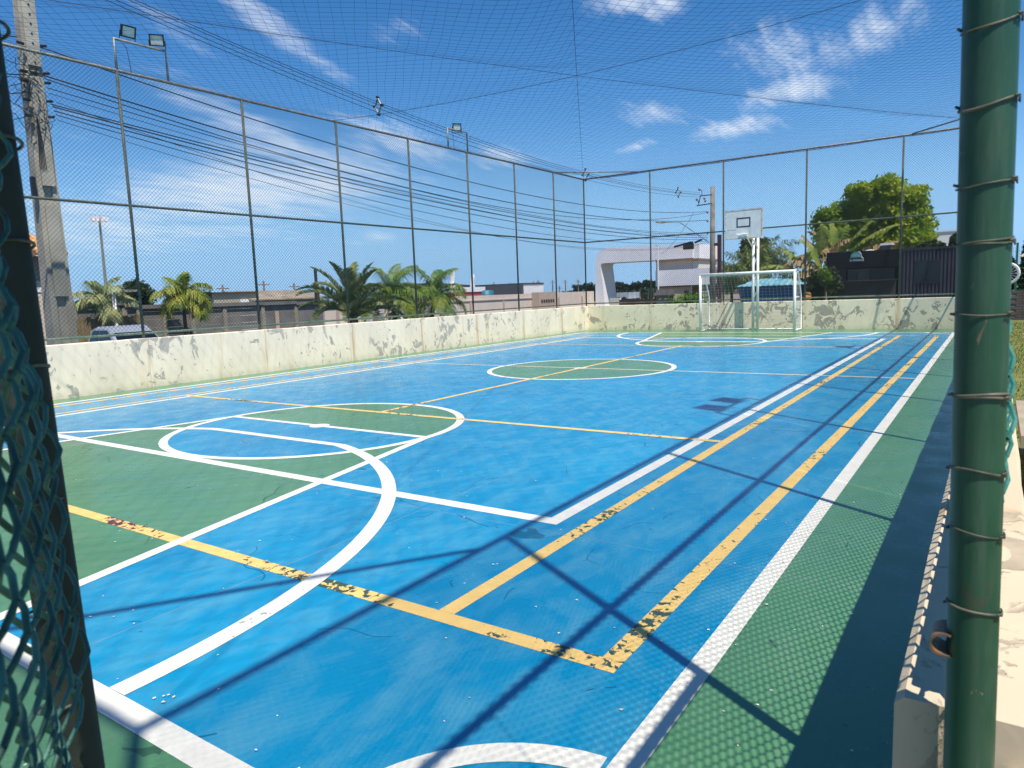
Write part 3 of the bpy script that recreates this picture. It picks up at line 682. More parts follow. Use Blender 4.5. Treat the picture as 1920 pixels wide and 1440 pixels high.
# ------------------------------------------------------------------ utility poles and cables
pa = thing('utility_pole', (-16.0, 6.92, G), 'large tapered grey concrete power pole beside the court on the left', 'utility pole')
def hpole(cx, cy, z0, z1, w0, w1, m, parent):
    mb = MB(); zs = np.linspace(z0, z1, 13); V = []
    for z in zs:
        f = (z-z0)/(z1-z0); a = w0+(w1-w0)*f; b = a*.78; r = .28*a   # recessed web on two faces
        V += [(cx+x, cy+y, z) for x, y in ((-b/2, -a/2), (b/2, -a/2), (b/2, -a/2+r), (b/2-.05, -a/2+r+.02), (b/2-.05, a/2-r-.02), (b/2, a/2-r), (b/2, a/2), (-b/2, a/2), (-b/2, a/2-r), (-b/2+.05, a/2-r-.02), (-b/2+.05, -a/2+r+.02), (-b/2, -a/2+r))]
    k = 12
    F = [(i*k+j, i*k+(j+1) % k, (i+1)*k+(j+1) % k, (i+1)*k+j) for i in range(12) for j in range(k)]
    mb.add(V, F); mb.box((cx-.39*w1, cy-w1/2, z1), (cx+.39*w1, cy+w1/2, z1+.03)); return mb.build('shaft', m, parent)
hpole(-16.0, 6.92, G, 9.3, .50, .24, CONC, pa)
# step infills and holes of the H-section
st = MB()
for z0, z1 in ((1.9, 3.7), (4.1, 6.2), (6.4, 9.0)): st.box((-15.83, 6.80, z0), (-15.79, 7.04, z1))
st.build('infill', CONC, pa)
for z in np.arange(5.2, 9.2, .18): MB().tube([(-15.80, 6.92, z), (-15.78, 6.92, z)], .018, 8).build('bolt_hole', BLACK, pa)
for z in (5.3, 5.45, 5.6, 5.9, 6.15, 6.3, 6.75): MB().tube([(-16+.17*math.cos(a)*1.05, 6.92+.20*math.sin(a)*1.05, z) for a in np.linspace(0, 2*math.pi, 13)], .012, 6, False).build('steel_band', RAIL, pa)
for z in (5.45, 5.75, 6.1, 6.28, 6.8):
    MB().tube([(-15.78, 7.05, z), (-15.70, 7.12, z)], .028, 8).build('clamp', BLACK, pa); MB().tube([(-15.8, 6.75, z-.03), (-15.72, 6.62, z-.05)], .03, 8).build('clamp', BLACK, pa)
MB().box((-15.86, 6.60, 3.85), (-15.78, 6.68, 4.25)).build('junction_box', BLACK, pa)
tg = MB(); rr = random.Random(3)
for i in range(22):
    z = rr.uniform(5.1, 6.4); p = [(-15.75, 6.75+rr.uniform(-.1, .3), z)]
    for k in range(3): p.append((-15.75+rr.uniform(-.2, .25), p[-1][1]+rr.uniform(-.32, .1), p[-1][2]+rr.uniform(-.25, .25)))
    tg.tube(p, .007, 5)
for k in range(5):
    tg.tube([(-15.77+.01*k, 6.82, 5.4), (-15.76, 6.80+.02*k, 4.9), (-15.775, 6.78+.03*k, 4.4)], .007, 5)
tg.build('loose_wiring', CABLE, pa)

pb = thing('utility_pole', (-14.0, 42, G), 'brown round utility pole with insulators behind the goal corner', 'utility pole')
MB().tube([(-14.0, 42, G), (-14.0, 42, 7.42)], [.19, .125], 14).build('shaft', mat('grey_brown_concrete', (.15, .13, .11), .9, col2=(.27, .245, .21), vscale=2), pb, True)
xb = MB(); xb.tube([(-14.0, 41.9, 6.95), (-14.6, 41.5, 6.9)], .03, 6); xb.tube([(-14.0, 41.9, 6.45), (-14.75, 41.4, 6.35)], .03, 6); xb.tube([(-14.55, 41.5, 6.9), (-14.65, 41.45, 6.4)], .025, 6)
xb.tube([(-14.5, 41.6, 6.95), (-14.5, 41.6, 7.2), (-14.62, 41.5, 7.28)], .02, 6); xb.build('bracket', BLACK, pb)
ib = MB()
for p in ((-14.62, 41.5, 7.28), (-14.78, 41.5, 6.72), (-14.66, 41.5, 6.6), (-14.3, 41.6, 6.6), (-14.35, 41.6, 6.75), (-14.2, 41.7, 5.95), (-14.2, 41.7, 5.45), (-14.2, 41.7, 4.75)): ib.tube([(p[0], p[1], p[2]-.08), p, (p[0], p[1], p[2]+.08)], [.03, .075, .03], 8)
ib.build('insulator', mat('insulator_grey', (.16, .14, .15), .4), pb)
sl = thing('street_lamp', (-14.2, 42, 5.0), 'slim street lamp arm reaching left from the brown utility pole', 'street lamp')
q0, q1, q2 = aY(1330, 455, 41.8), aY(1275, 417, 40.5), aY(1250, 417, 39.8)
MB().tube([tuple(q0), tuple(q1), tuple(q2)], .022, 8).build('arm', RAIL, sl, True)
MB().tube([tuple(q2), tuple(q2+(q2-q1)*.35), tuple(q2+(q2-q1)*.8)], [.03, .06, .03], 10).build('lamp_head', RAIL, sl, True)
mp_ = thing('metal_column', tuple(aY(1349, 560, 40)*np.array([1, 1, 0])+np.array([0, 0, G])), 'thin dark maroon square column right of the brown utility pole', 'column')
q = aY(1349, 440, 40); MB().box((q[0]-.09, 39.9, G), (q[0]+.09, 40.1, q[2])).box((q[0]-.3, 39.95, q[2]-.6), (q[0]-.12, 40.05, q[2]-.45)).build('column_shaft', MAROON, mp_)

def cable(a, b, sag, r, label, grp, n=48):
    mb = MB().tube(cable_pts(a, b, sag, n), r, 5); o = mb.build('power_cable', CABLE, None, True); return tag(o, label, 'cable', grp)
A0 = (-15.9, 7.08); B0 = (-14.22, 41.8)
specs = [  # (zA, zB, sag, r, label)
    (6.82, 6.00, 1.05, .013, 'topmost of the thick cables fanning right from the concrete pole'),
    (6.28, 5.50, .95, .015, 'second thick cable from the top leaving the concrete pole'),
    (6.22, 5.95, 1.35, .011, 'cable sagging between the second and third thick cables'),
    (6.05, 4.76, .80, .009, 'thin cable just above the tangled bundle'),
    (5.95, 4.70, .92, .006, 'very thin wire above the tangled bundle'),
    (5.74, 4.6, .62, .012, 'upper cable of the heavy bundle from the concrete pole'),
    (5.70, 4.5, .70, .014, 'middle cable of the heavy bundle from the concrete pole'),
    (5.62, 4.4, .78, .012, 'lower cable of the heavy bundle from the concrete pole'),
    (5.55, 4.3, .98, .009, 'low thin cable hanging under the heavy bundle'),
    (5.45, 4.2, 1.25, .006, 'lowest thin wire between the two poles'),
    (5.80, 4.2, 1.45, .006, 'slack thin wire crossing the heavy bundle')]
for i, (za, zb, sg, r, lb_) in enumerate(specs): cable((A0[0], A0[1]+.02*i, za), (B0[0], B0[1], zb), sg, r, lb_, 'cables strung between the two power poles')
mv = []
for k, (dx, dz) in enumerate(((0, 0), (.12, -.12), (-.12, -.12), (0, -.26))):
    cable((-15.9+dx, 6.9, 8.60+dz), (-14.6+dx*.8, 41.5, 7.1+dz), .95 if k < 3 else 1.0, .0075, ['highest overhead line crossing above the street fence', 'second overhead line, court side of the spacers', 'third overhead line, street side of the spacers', 'lowest of the four overhead lines through the spacers'][k], 'overhead lines joined by spacers')
def mvp(t): z = 8.5+(7.0-8.5)*t-.96*4*t*(1-t); return (-15.9+1.3*t, 6.9+34.6*t, z)
for t, lb_ in ((.268, 'grey diamond cable spacer hanging high above the street fence'), (.62, 'small cable spacer hanging above the far left court corner'), (.91, 'farthest cable spacer near the brown pole')):
    c = Vector(mvp(t)); sp_ = thing('cable_spacer', tuple(c), lb_, 'cable spacer', 'cable spacers on the overhead lines')
    MB().tube([c+Vector(v) for v in ((0, 0, .22), (.13, 0, .0), (0, 0, -.22), (-.13, 0, .0), (0, 0, .22))], .028, 6).build('spacer_body', RAIL, sp_)
    b_ = MB()
    for v in ((0, 0, .25), (.15, 0, .0), (0, 0, -.25), (-.15, 0, .0)): b_.tube([c+Vector(v)-Vector((0, .05, 0)), c+Vector(v)+Vector((0, .05, 0))], .035, 6)
    b_.build('cable_clip', BLACK, sp_)
for k, (p, q, sg, lb_) in enumerate((((-15.9, 6.7, 8.9), (-14, -6, 9.5), .4, 'cable leaving the concrete pole out of the top left of the view'), ((-15.9, 6.7, 6.9), (-17, -8, 6.6), .3, 'drop cable running left from the concrete pole'), ((-15.9, 6.7, 6.2), (-16, -9, 5.6), .5, 'lower drop cable running left from the concrete pole'))): cable(p, q, sg, .012, lb_, 'cables leaving the concrete pole to the left')
cable(tuple(aY(1240, 476, 58)), tuple(aY(1300, 400, 45)), .3, .012, 'cable from the white building corner to the brown pole', None)

# ------------------------------------------------------------------ plants
def leaf_quads(C, size, n_dir=None, jit=.5, droop=0.):
    n = len(C); d = rng.normal(size=(n, 3)); d[:, 2] -= droop; d /= np.linalg.norm(d, axis=1)[:, None]
    e = rng.normal(size=(n, 3)); u = np.cross(d, e); u /= np.linalg.norm(u, axis=1)[:, None]
    s = size*(1+jit*rng.uniform(-1, 1, (n, 1))); a = d*s; b = u*s*.42
    return np.stack([C-a, C-b, C+a, C+b], 1)
def crown(blobs, n, size, clump=.35, per=14):
    """leaf clumps through a union of ellipsoid blobs, denser towards the skin"""
    vol = np.array([b[3]*b[4]*b[5] for b in blobs])**.8; vol /= vol.sum(); idx = rng.choice(len(blobs), n//per, p=vol); B_ = np.array(blobs)[idx]
    d = rng.normal(size=(len(idx), 3)); d /= np.linalg.norm(d, axis=1)[:, None]; rad = rng.uniform(.35, 1.06, (len(idx), 1))**.6
    c = B_[:, :3]+d*rad*B_[:, 3:6]
    C = np.repeat(c, per, 0)+rng.normal(0, clump*.5, (len(c)*per, 3)); return leaf_quads(C, size)
def blobset(c, w_, d_, h_, n, seed, r=.42):
    g_ = np.random.default_rng(seed); out_ = [(c[0], c[1], c[2], w_*.30, d_*.30, h_*.30)]
    for i in range(n):
        a = g_.uniform(0, 2*math.pi); e = g_.uniform(-.6, 1.); k = math.sqrt(max(0, 1-e*e)); q = g_.uniform(.55, 1.)*.62
        s = g_.uniform(.7, 1.2)*r*.5
        out_.append((c[0]+w_/2*q*k*math.cos(a), c[1]+d_/2*q*k*math.sin(a), c[2]+h_/2*q*e, w_*s*.75, d_*s*.75, h_*s*.75))
    return out_
def trunk(parent, base, top, r0, r1, m=BARK, limbs=()):
    b = Vector(base); t = Vector(top); mid = (b+t)/2+Vector((.08, .05, 0))
    mb = MB().tube([b, mid, t], [r0, (r0+r1)/2, r1], 10)
    for l in limbs: l = Vector(l); s = b.lerp(t, .7); mb.tube([s, s.lerp(l, .5)+Vector((0, 0, .1)), l], [r1*.8, r1*.5, r1*.2], 6)
    return mb.build('trunk', m, parent, True)
def tree(name, base, c, w_, d_, h_, n, size, m, label, cat='tree', group=None, seed=1, nb=16, tr=.2, bm=None):
    t = thing(name, base, label, cat, group); bl = blobset(c, w_, d_, h_, nb, seed)
    trunk(t, base, (c[0], c[1], c[2]-h_*.1), tr, tr*.5, limbs=[b[:3] for b in bl[1:7]])
    MB().quads(crown(bl, n, size, clump=min(w_, h_)*.07)).build('crown', m, t); return t
def frond(P, base, az, el0, L_, droop, nl=34, ll=.5, lw=.035, vee=.5, plume=False, hang=.35, rot0=0.):
    """one feather leaf: returns rachis points, appends leaflet quads to P"""
    d = np.array([math.cos(az), math.sin(az), 0.]); n = 14; pts = [np.array(base, float)]; e = el0
    for i in range(n):
        e = el0-droop*(i/n)**1.3; pts.append(pts[-1]+L_/n*(d*math.cos(e)+np.array([0, 0, math.sin(e)])))
    pts = np.array(pts); side_ = np.array([-d[1], d[0], 0.])
    for i in range(nl):
        t = .12+.88*i/nl; k = t*n; j = min(int(k), n-1); p = pts[j]+(pts[j+1]-pts[j])*(k-j); tg_ = pts[j+1]-pts[j]; tg_ /= np.linalg.norm(tg_); up_ = np.cross(side_, tg_)*-1
        if up_[2] < 0: up_ = -up_
        lf = ll*(math.sin(math.pi*min(.98, t*.85+.15))**.6)*rng.uniform(.8, 1.15)
        for s in ((-1, 1) if not plume else (-1, 1, 0)):
            if plume: a = rng.uniform(0, 2*math.pi); dr = side_*math.cos(a)+up_*math.sin(a); dr = dr*.8+tg_*.5
            else: dr = side_*s*1.+up_*vee+tg_*.65
            dr = dr/np.linalg.norm(dr)+rng.normal(0, .08, 3); q = p+dr*lf*.5; q2 = p+dr*lf-np.array([0, 0, hang*lf])
            wv = np.cross(dr, up_+rng.normal(0, .3, 3)); wv /= np.linalg.norm(wv)+1e-6; wv *= lw/2
            P.append([p-wv*.5, q-wv, q+wv, p+wv*.5]); P.append([q-wv, q2-wv*.15, q2+wv*.15, q+wv])
    return pts
def palm(name, base, h, L_, nf, m, label, ll=.55, lw=.04, plume=True, seed=0, droop=1.9, elr=(-.2, 1.45), tr=.09, group='palms beyond the street fence', nl=36, hang=.4, bm=BARK, stems=None, vee=.5):
    global rng; rng = np.random.default_rng(seed)
    t = thing(name, base, label, 'palm tree', group); top = np.array(base)+np.array([0, 0, h])
    for (sx, sy, sh) in (stems or [(0, 0, 1.)]):
        b = np.array(base)+np.array([sx, sy, 0]); tp = b+np.array([sx*.5, sy*.5, h*sh])
        MB().tube([tuple(b), tuple((b+tp)/2), tuple(tp)], [tr*1.15, tr, tr*.85], 10).build('trunk', bm, t, True)
        P = []; rk = MB(); k = int(nf/len(stems or [1]))
        for i in range(k):
            e = elr[0]+(elr[1]-elr[0])*(i+.5)/k; az = i*2.399+rng.uniform(-.3, .3)
            pts = frond(P, tp, az, e, L_*rng.uniform(.85, 1.1), droop*rng.uniform(.75, 1.15)*(1 if e < 1.2 else .6), nl=nl, ll=ll, lw=lw, plume=plume, hang=hang, vee=vee)
            rk.tube([tuple(p) for p in pts[::2]], [.022-.0025*q for q in range(len(pts[::2]))], 4)
        MB().quads(P).build('fronds', m, t); rk.build('leaf_stalks', m, t)
    return t
p = aX(191, 568, -29.8); palm('palm_tree', (p[0], p[1], G), p[2]-G, 1.5, 12, PALM_B, 'leftmost palm, pale bluish drooping leaves, beside the concrete pole', seed=2, ll=.52, lw=.055, nl=40, tr=.085, droop=2.2, elr=(.15, 1.5), plume=False, hang=.75, vee=.15)
p = aX(343, 562, -29.8); palm('palm_tree', (p[0], p[1], G), p[2]-G, 1.62, 15, PALM_Y, 'yellow-green bushy palm in front of the grey panel fence', seed=5, ll=.55, lw=.055, nl=44, tr=.085, droop=2.25, elr=(.1, 1.52), plume=False, hang=.8, vee=.15)
p = aX(775, 560, -24); palm('palm_tree', (p[0], p[1], G), p[2]-G, 2.35, 34, PALM_G, 'dense green double-stemmed palm in front of the peach wall', seed=8, ll=.62, lw=.05, nl=46, tr=.11, stems=[(-.3, -.75, 1.0), (.25, .75, .97)], droop=2.35, elr=(.0, 1.52), plume=False, hang=.7, vee=.2)
p = aX(662, 600, -17.5); palm('cycad_palm', (p[0], p[1], G), p[2]-G, 2.3, 25, CYCAD, 'stiff dark palm with arching feathery leaves, left of the double-stemmed palm', seed=11, ll=.34, lw=.034, plume=False, nl=95, droop=1.75, elr=(.45, 1.52), tr=.20, hang=.15, vee=.7)
rng = np.random.default_rng(21)
p = aX(262, 590, -38); tree('leafy_tree', (p[0], p[1], G), (p[0], p[1], 2.2), 3.0, 2.6, 2.4, 5200, .10, LEAF_D, 'dark bushy tree between the two left palms', seed=4, nb=10)
p = aX(300, 590, -39); tree('leafy_tree', (p[0], p[1]+2.2, G), (p[0], p[1]+2.2, 1.7), 3.6, 2.6, 1.9, 4200, .10, LEAF_D, 'low dark bush just right of the dark tree behind the grey fence', seed=9, nb=9)

# ------------------------------------------------------------------ street side: fences, walls, buildings
XF = -31.5
def seg_top(u0, v0, u1, v1, x=XF): a = aX(u0, v0, x); b = aX(u1, v1, x); return a[1], a[2], b[1], b[2]
cf = thing('panel_fence', (XF, 16, G), 'grey concrete panel fence with posts behind the pickup and palms', 'fence')
us = [60, 135, 230, 257, 305, 356, 418, 490, 552, 604]; tops_ = [566, 566, 566, 571, 572, 571, 567, 566.5, 564, 566]
for i in range(len(us)-1):
    v = (tops_[i]+tops_[i+1])/2; a = aX(us[i], v, XF); b = aX(us[i+1], v, XF); zt = (a[2]+b[2])/2; mb = MB(); hs_ = (zt-G-.30)/6
    for k in range(6): mb.box((XF-.03, a[1], G+k*hs_+.008), (XF+.03, b[1], G+(k+1)*hs_-.008))
    mb.box((XF-.14, a[1], zt-.17), (XF+.16, b[1], zt)); mb.box((XF-.02, a[1], zt-.30), (XF+.02, b[1], zt-.171)); mb.build('panel', GREYC, cf)
    MB().box((XF-.1, a[1]-.10, G), (XF+.10, a[1]+.10, zt-.172)).build('fence_post', GREYP, cf)
wf = thing('wooden_fence', (-29.5, 13, G), 'short weathered plank fence between the pole and the silver pickup', 'fence')
mb = MB(); a = aX(135, 597, -29.5); b = aX(262, 597, -29.5)
for i, y in enumerate(np.arange(a[1], b[1], .145)): mb.box((-29.55, y, G), (-29.5+rng.uniform(-.02, .02), y+.13, a[2]+rng.uniform(-.06, .05)))
mb.build('planks', WOOD, wf); MB().box((-29.62, a[1], G+.3), (-29.56, b[1], G+.4)).build('fence_rail', WOOD, wf)
pw = thing('boundary_wall', (XF, 36, G), 'long pale peach boundary wall behind the palms reaching the white arch', 'wall')
a = aX(605, 561, XF); b = aX(1005, 553, XF); c = aX(1122, 546, XF); d = aX(1008, 549, XF)
MB().box((XF-.1, a[1], G), (XF+.1, b[1], (a[2]+b[2])/2)).build('wall_panel', PEACH, pw)
MB().box((XF-.1, d[1], G), (XF+.1, 60.1, (c[2]+d[2])/2)).build('wall_panel', PEACH, pw)
MB().box((XF+.101, a[1], 1.20), (XF+.16, b[1], 1.27)).build('ledge', PEACH_D, pw)
kb = thing('brick_kiosk', (XF+.8, 47, G), 'small peach block with a row of square vents in the boundary wall', 'kiosk')
a = aX(1010, 548, XF+.8); b = aX(1045, 548, XF+.8); MB().box((XF+.12, a[1], G), (XF+.8, b[1], a[2])).build('kiosk_wall', PEACH_D, kb); 
vz = aX(1027, 564, XF+.8)[2]; mb = MB()
for k in range(6): y = a[1]+.35+k*(b[1]-a[1]-.8)/6; mb.box((XF+.801, y, vz-.12), (XF+.83, y+.22, vz+.12))
mb.build('vent', mat('dark_opening', (.03, .02, .015), .9), kb)
# round door opening behind cycad
for y_ in np.arange(a[1]*0+24, 60, 4.2): MB().box((XF+.101, y_, G), (XF+.15, y_+.22, 1.19)).build('pilaster', PEACH_D, pw)
rd = MB(); q = aX(703, 596, XF+.15); rd.prism([(q[1]+.75*math.cos(t), q[2]-.45+.95*math.sin(t)) for t in np.linspace(0, 2*math.pi, 24, False)], 0, XF+.11, XF+.14)
rd.build('round_panel', mat('pale_grey_paint', (.42, .45, .52), .7), pw); MB().box((XF+.141, q[1]-.2, G), (XF+.17, q[1]+.2, q[2]+.2)).build('door_slit', MATS['brown_trim'], pw)

# building far left with tile roof
hb = thing('house', (-22, 7.6, G), 'peach house with orange tiled roof edge at the far left behind the pole', 'house')
q = aX(75, 470, -22)
MB().box((-26, q[1]-6, G), (-22, q[1]+.35, aX(76, 527, -22)[2])).build('lower_wall', mat('peach_wall_light', (.72, .58, .44), .9, var=.05), hb)
MB().box((-26, q[1]-6, aX(76, 527, -22)[2]+.002), (-22.02, q[1]+.25, aX(76, 480, -22)[2])).build('upper_wall', mat('grey_brown_wall', (.30, .25, .21), .9), hb)
mb = MB(); zt = aX(76, 478, -22)[2]
for k in range(40):
    y = q[1]+.45-k*.2
    mb.tube([(-21.6, y, zt+.02), (-24.5, y, zt+.9)], .10, 8)
mb.build('roof', TILE, hb); MB().box((-22.4, q[1]-.5, aX(80, 548, -22)[2]), (-21.98, q[1]+.352, aX(80, 538, -22)[2])).build('white_band', WHITE, hb)

for z_ in (.3, 1.0): MB().box((-21.999, q[1]-3.2, z_), (-21.97, q[1]-2.2, z_+.5)).build('window', GLASS, hb)
# high mast, white post lamp, thin poles
mt = thing('high_mast_light', (-60, 31, G), 'tall thin stadium mast with a ring of lamps above the left palm', 'light mast')
q = aX(186, 407, -60); q2 = aX(200, 560, -60); MB().tube([(q2[0], q2[1], G), (q[0], q[1], q[2])], [.15, .09], 8).build('mast', RAIL, mt)
mb = MB()
for a in np.linspace(0, 2*math.pi, 9)[:-1]: mb.box((q[0]+.5*math.cos(a)-.12, q[1]+.5*math.sin(a)-.12, q[2]-.35), (q[0]+.5*math.cos(a)+.12, q[1]+.5*math.sin(a)+.12, q[2]-.0))
mb.build('lamp_ring', WHITE, mt)
lp = thing('street_lamp', (-27.5, 14, G), 'white lamp post with a bent arm rising behind the silver pickup', 'street lamp')
q = aX(213, 549, -29); q2 = aX(219, 612, -29); q3 = aX(240, 545, -28.6)
MB().tube([(q[0], q2[1], G), (q[0], q[1], q[2])], .075, 8).build('lamp_pole', WHITE_M, lp, True); MB().tube([tuple(q), tuple(q3)], .04, 8).build('lamp_arm', WHITE_M, lp, True)
MB().box(tuple(q3-np.array([.08, .2, .05])), tuple(q3+np.array([.08, .35, .04]))).build('lamp_head', RAIL, lp)
for k, (u, v0, lb_) in enumerate(((591, 505, 'dark square chimney rising behind the left tip of the dark palm'),)):
    q = aX(u, v0, -48); ch = thing('chimney', (q[0], q[1], G), lb_, 'chimney'); MB().box((q[0]-.1, q[1]-.09, q[2]-1.1), (q[0]+.1, q[1]+.09, q[2])).box((q[0]-.16, q[1]-.14, G), (q[0]+.16, q[1]+.14, q[2]-1.101)).build('stack', mat('dark_stack', (.045, .04, .04), .8), ch)
# low white and grey sheds behind the grey fence
sh = thing('shed', (-50, 30, G), 'long low grey-roofed shed behind the panel fence, right of the yellow palm', 'shed')
a = aX(470, 552, -50); b = aX(600, 553, -50); MB().box((-56, a[1], G), (-50, b[1], a[2]-.4)).build('wall', mat('shed_grey', (.18, .19, .21), .8), sh)
MB().prism([(-50+.5, a[2]-.42), (-53, a[2]+.35), (-56.5, a[2]-.42), (-56.5, a[2]-.52), (-49.5, a[2]-.52)], 1, a[1]-.3, b[1]+.3).build('roof', mat('shed_roof', (.28, .23, .17), .8, var=.3, vscale=1), sh)
s2 = thing('shed', (-48, 24, G), 'beige and white low building behind the panel fence beside the yellow palm', 'shed')
a = aX(400, 551, -50); b = aX(480, 552, -50); MB().box((-54, a[1], G), (-50, b[1], a[2])).build('wall', mat('beige_render', (.42, .37, .28), .9), s2)
MB().box((-49.99, a[1]+2.3, G), (-49.9, b[1]-.2, a[2]-.5)).build('white_panel', WHITE, s2); MB().box((-54.2, a[1]-.2, a[2]+.002), (-49.8, b[1]+.1, a[2]+.12)).build('roof', TILE_D, s2)

# white twin columns with red roof block, teal tank, warehouses
rb = thing('red_banded_building', (-55, 62, G), 'low building with a red band and twin white columns behind the peach wall', 'building')
a = aX(858, 548, -50); b = aX(908, 548, -50); MB().box((-54, a[1], G), (-50, b[1], a[2])).build('red_band', REDW, rb); MB().box((-54, a[1]-.1, a[2]+.002), (-49.9, b[1]+.1, a[2]+.55)).build('parapet', WHITE, rb)
for u, v in ((848, 506), (886, 514)):
    q = aX(u, v, -52); cz = np.linspace(1.2, q[2], 9); MB().tube([(q[0]+.12*math.sin(i), q[1], z) for i, z in enumerate(cz)], [.34, .30, .33, .27, .30, .26, .28, .23, .12], 10).build('white_column', WHITE_M, rb)
tk = thing('water_tank', (-50, 62, G), 'small teal water tank beside the red banded building', 'water tank')
q = aX(911, 544, -50); MB().tube([(q[0], q[1], G), (q[0], q[1], q[2]-.1), (q[0], q[1], q[2])], [.85, .95, .6], 16).build('tank_body', mat('teal_tank', (.02, .15, .21), .5), tk, True); MB().tube([(q[0], q[1], q[2]), (q[0], q[1], q[2]+.12)], .3, 10).build('tank_lid', TANKB, tk)
dr = thing('warehouse', (-90, 105, G), 'long low dark blue-grey warehouse roof on the skyline beyond the peach wall', 'warehouse')
a = aX(815, 530, -90); b = aX(985, 541, -90); MB().add([(-90, a[1], G), (-90, b[1], G), (-90, b[1], b[2]), (-90, a[1], a[2]), (-104, a[1], G), (-104, b[1], G), (-104, b[1], b[2]), (-104, a[1], a[2])], [(0, 1, 2, 3), (7, 6, 5, 4), (3, 2, 6, 7), (0, 3, 7, 4), (1, 5, 6, 2)]).build('body', mat('slate_blue_cladding', (.035, .05, .075), .6), dr)
wh = thing('warehouse', (-60, 82, G), 'boxy white warehouse with grey end wall above the peach boundary wall', 'warehouse')
a = aX(981, 533, -60); b = aX(1019, 533, -60); MB().box((-72, a[1], G), (-60, b[1], a[2])).build('body', WHITE, wh)
MB().box((-72.1, a[1]-.5, G), (-59.95, a[1]-.01, a[2]+.02)).build('end_wall', mat('grey_cladding', (.09, .09, .11), .7), wh); MB().box((-72, a[1], a[2]+.003), (-59.9, b[1], a[2]+.2)).build('roof_edge', TILE_D, wh)
hf = [(926, 529), (956, 530), (1000, 527), (1009, 525), (1036, 525), (1060, 525), (1084, 524), (1049, 536), (494, 527), (417, 534), (551, 531), (183+0, 547)]
lbs = ['left of the white warehouse', 'nearer the white warehouse', 'before the white warehouse', 'at the right edge of the white warehouse', 'just left of the seventh fence post', 'between the last fence post and corner', 'just left of the far left corner post', 'short and dark, above the vent kiosk', 'behind the second fence post', 'right of the yellow palm', 'above the grey shed', 'behind the leftmost palm']
for (u, v), lb_ in zip(hf, lbs):
    q = aX(u, v, -75); dp = thing('distant_pole', (q[0], q[1], G), 'thin distant power pole '+lb_, 'utility pole', 'distant poles on the skyline')
    MB().tube([(q[0], q[1], G), (q[0], q[1], q[2])], [.16, .11], 6).build('shaft', CONC_D, dp); MB().box((q[0]-.05, q[1]-.8, q[2]-.5), (q[0]+.05, q[1]+.8, q[2]-.38)).build('crossarm', CONC_D, dp)

# ------------------------------------------------------------------ pickup truck (nose towards the court)
TX, TY, TG = -26.6, 13.62, G+.0
tr_ = thing('pickup_truck', (TX, TY, TG), 'silver-blue double cab pickup parked behind the cream wall on the left', 'pickup truck')
def V3(x, y, z): return (TX+x, TY+y, TG+z)
W = .88
def loft(secs, name, m, parent, smooth=False):
    """secs: list of (x, [(halfwidth, z), ...]) closed symmetric sections along the truck"""
    V = []; k = None
    for x, pr in secs:
        ring_ = [(x, h, z) for h, z in pr]+[(x, -h, z) for h, z in pr[::-1]]; k = len(ring_); V += [V3(*p) for p in ring_]
    n = len(secs); F = [(i*k+j, i*k+(j+1) % k, (i+1)*k+(j+1) % k, (i+1)*k+j) for i in range(n-1) for j in range(k)]
    h = k//2
    for e, fl2 in ((0, 0), ((n-1)*k, 1)):
        for j in range(h-1):
            q = (e+j, e+j+1, e+k-2-j, e+k-1-j); F.append(q if not fl2 else q[::-1])
    return MB().add(V, F).build(name, m, parent, smooth)
bp = lambda z0, z1, w_: [(w_*.94, z0), (w_, z0+.15), (w_, z1-.12), (w_*.95, z1)]
body = loft([(-2.6, bp(.45, 1.05, .86)), (-2.5, bp(.42, 1.07, .90)), (.9, bp(.42, 1.07, .91)), (1.2, bp(.42, 1.06, .91)), (2.2, bp(.45, 1.0, .88)), (2.55, bp(.5, .86, .80))], 'body', CARP, tr_)
cab = lambda zt, w0, w1: [(w0, 1.03), (w0*.985, 1.12), (w1+.03, zt-.10), (w1-.08, zt)]
loft([(-1.08, [(.86, 1.03), (.85, 1.10), (.80, 1.16), (.74, 1.2)]), (-.88, cab(1.66, .87, .70)), (-.5, cab(1.735, .87, .73)), (.15, cab(1.745, .87, .73)), (.42, cab(1.70, .87, .72)), (1.12, [(.87, 1.03), (.86, 1.06), (.85, 1.08), (.80, 1.1)])], 'cab', CARP, tr_)
# windscreen, side windows
MB().add([V3(.455, -.66, 1.665), V3(.455, .66, 1.665), V3(1.105, .77, 1.125), V3(1.105, -.77, 1.125), V3(.445, -.66, 1.64), V3(.445, .66, 1.64), V3(1.09, .77, 1.09), V3(1.09, -.77, 1.09)], [(0, 3, 2, 1), (4, 5, 6, 7), (0, 1, 5, 4), (1, 2, 6, 5), (2, 3, 7, 6), (3, 0, 4, 7)]).build('windscreen', GLASS, tr_)
for s in (-1, 1):
    for x0, x1, x2, x3 in ((-.86, -.62, -.22, -.22), (-.15, -.15, .34, .84)):
        pz0 = [(x0, .872, 1.13), (x1, .775, 1.60), (x2, .775, 1.60), (x3, .872, 1.13)]
        MB().add([V3(x, s*(y+.012), z) for x, y, z in pz0]+[V3(x, s*(y-.01), z) for x, y, z in pz0], [(0, 1, 2, 3), (4, 7, 6, 5), (0, 4, 5, 1), (1, 5, 6, 2), (2, 6, 7, 3), (3, 7, 4, 0)]).build('side_window', GLASS, tr_)
    MB().box(V3(.72, s*.93, 1.10), V3(.86, s*1.12, 1.27)).build('wing_mirror', CARP if s < 0 else BLACK, tr_)
MB().box(V3(-2.52, -.80, 1.072), V3(-1.12, .80, 1.10)).build('bed_cover', BLACK, tr_)
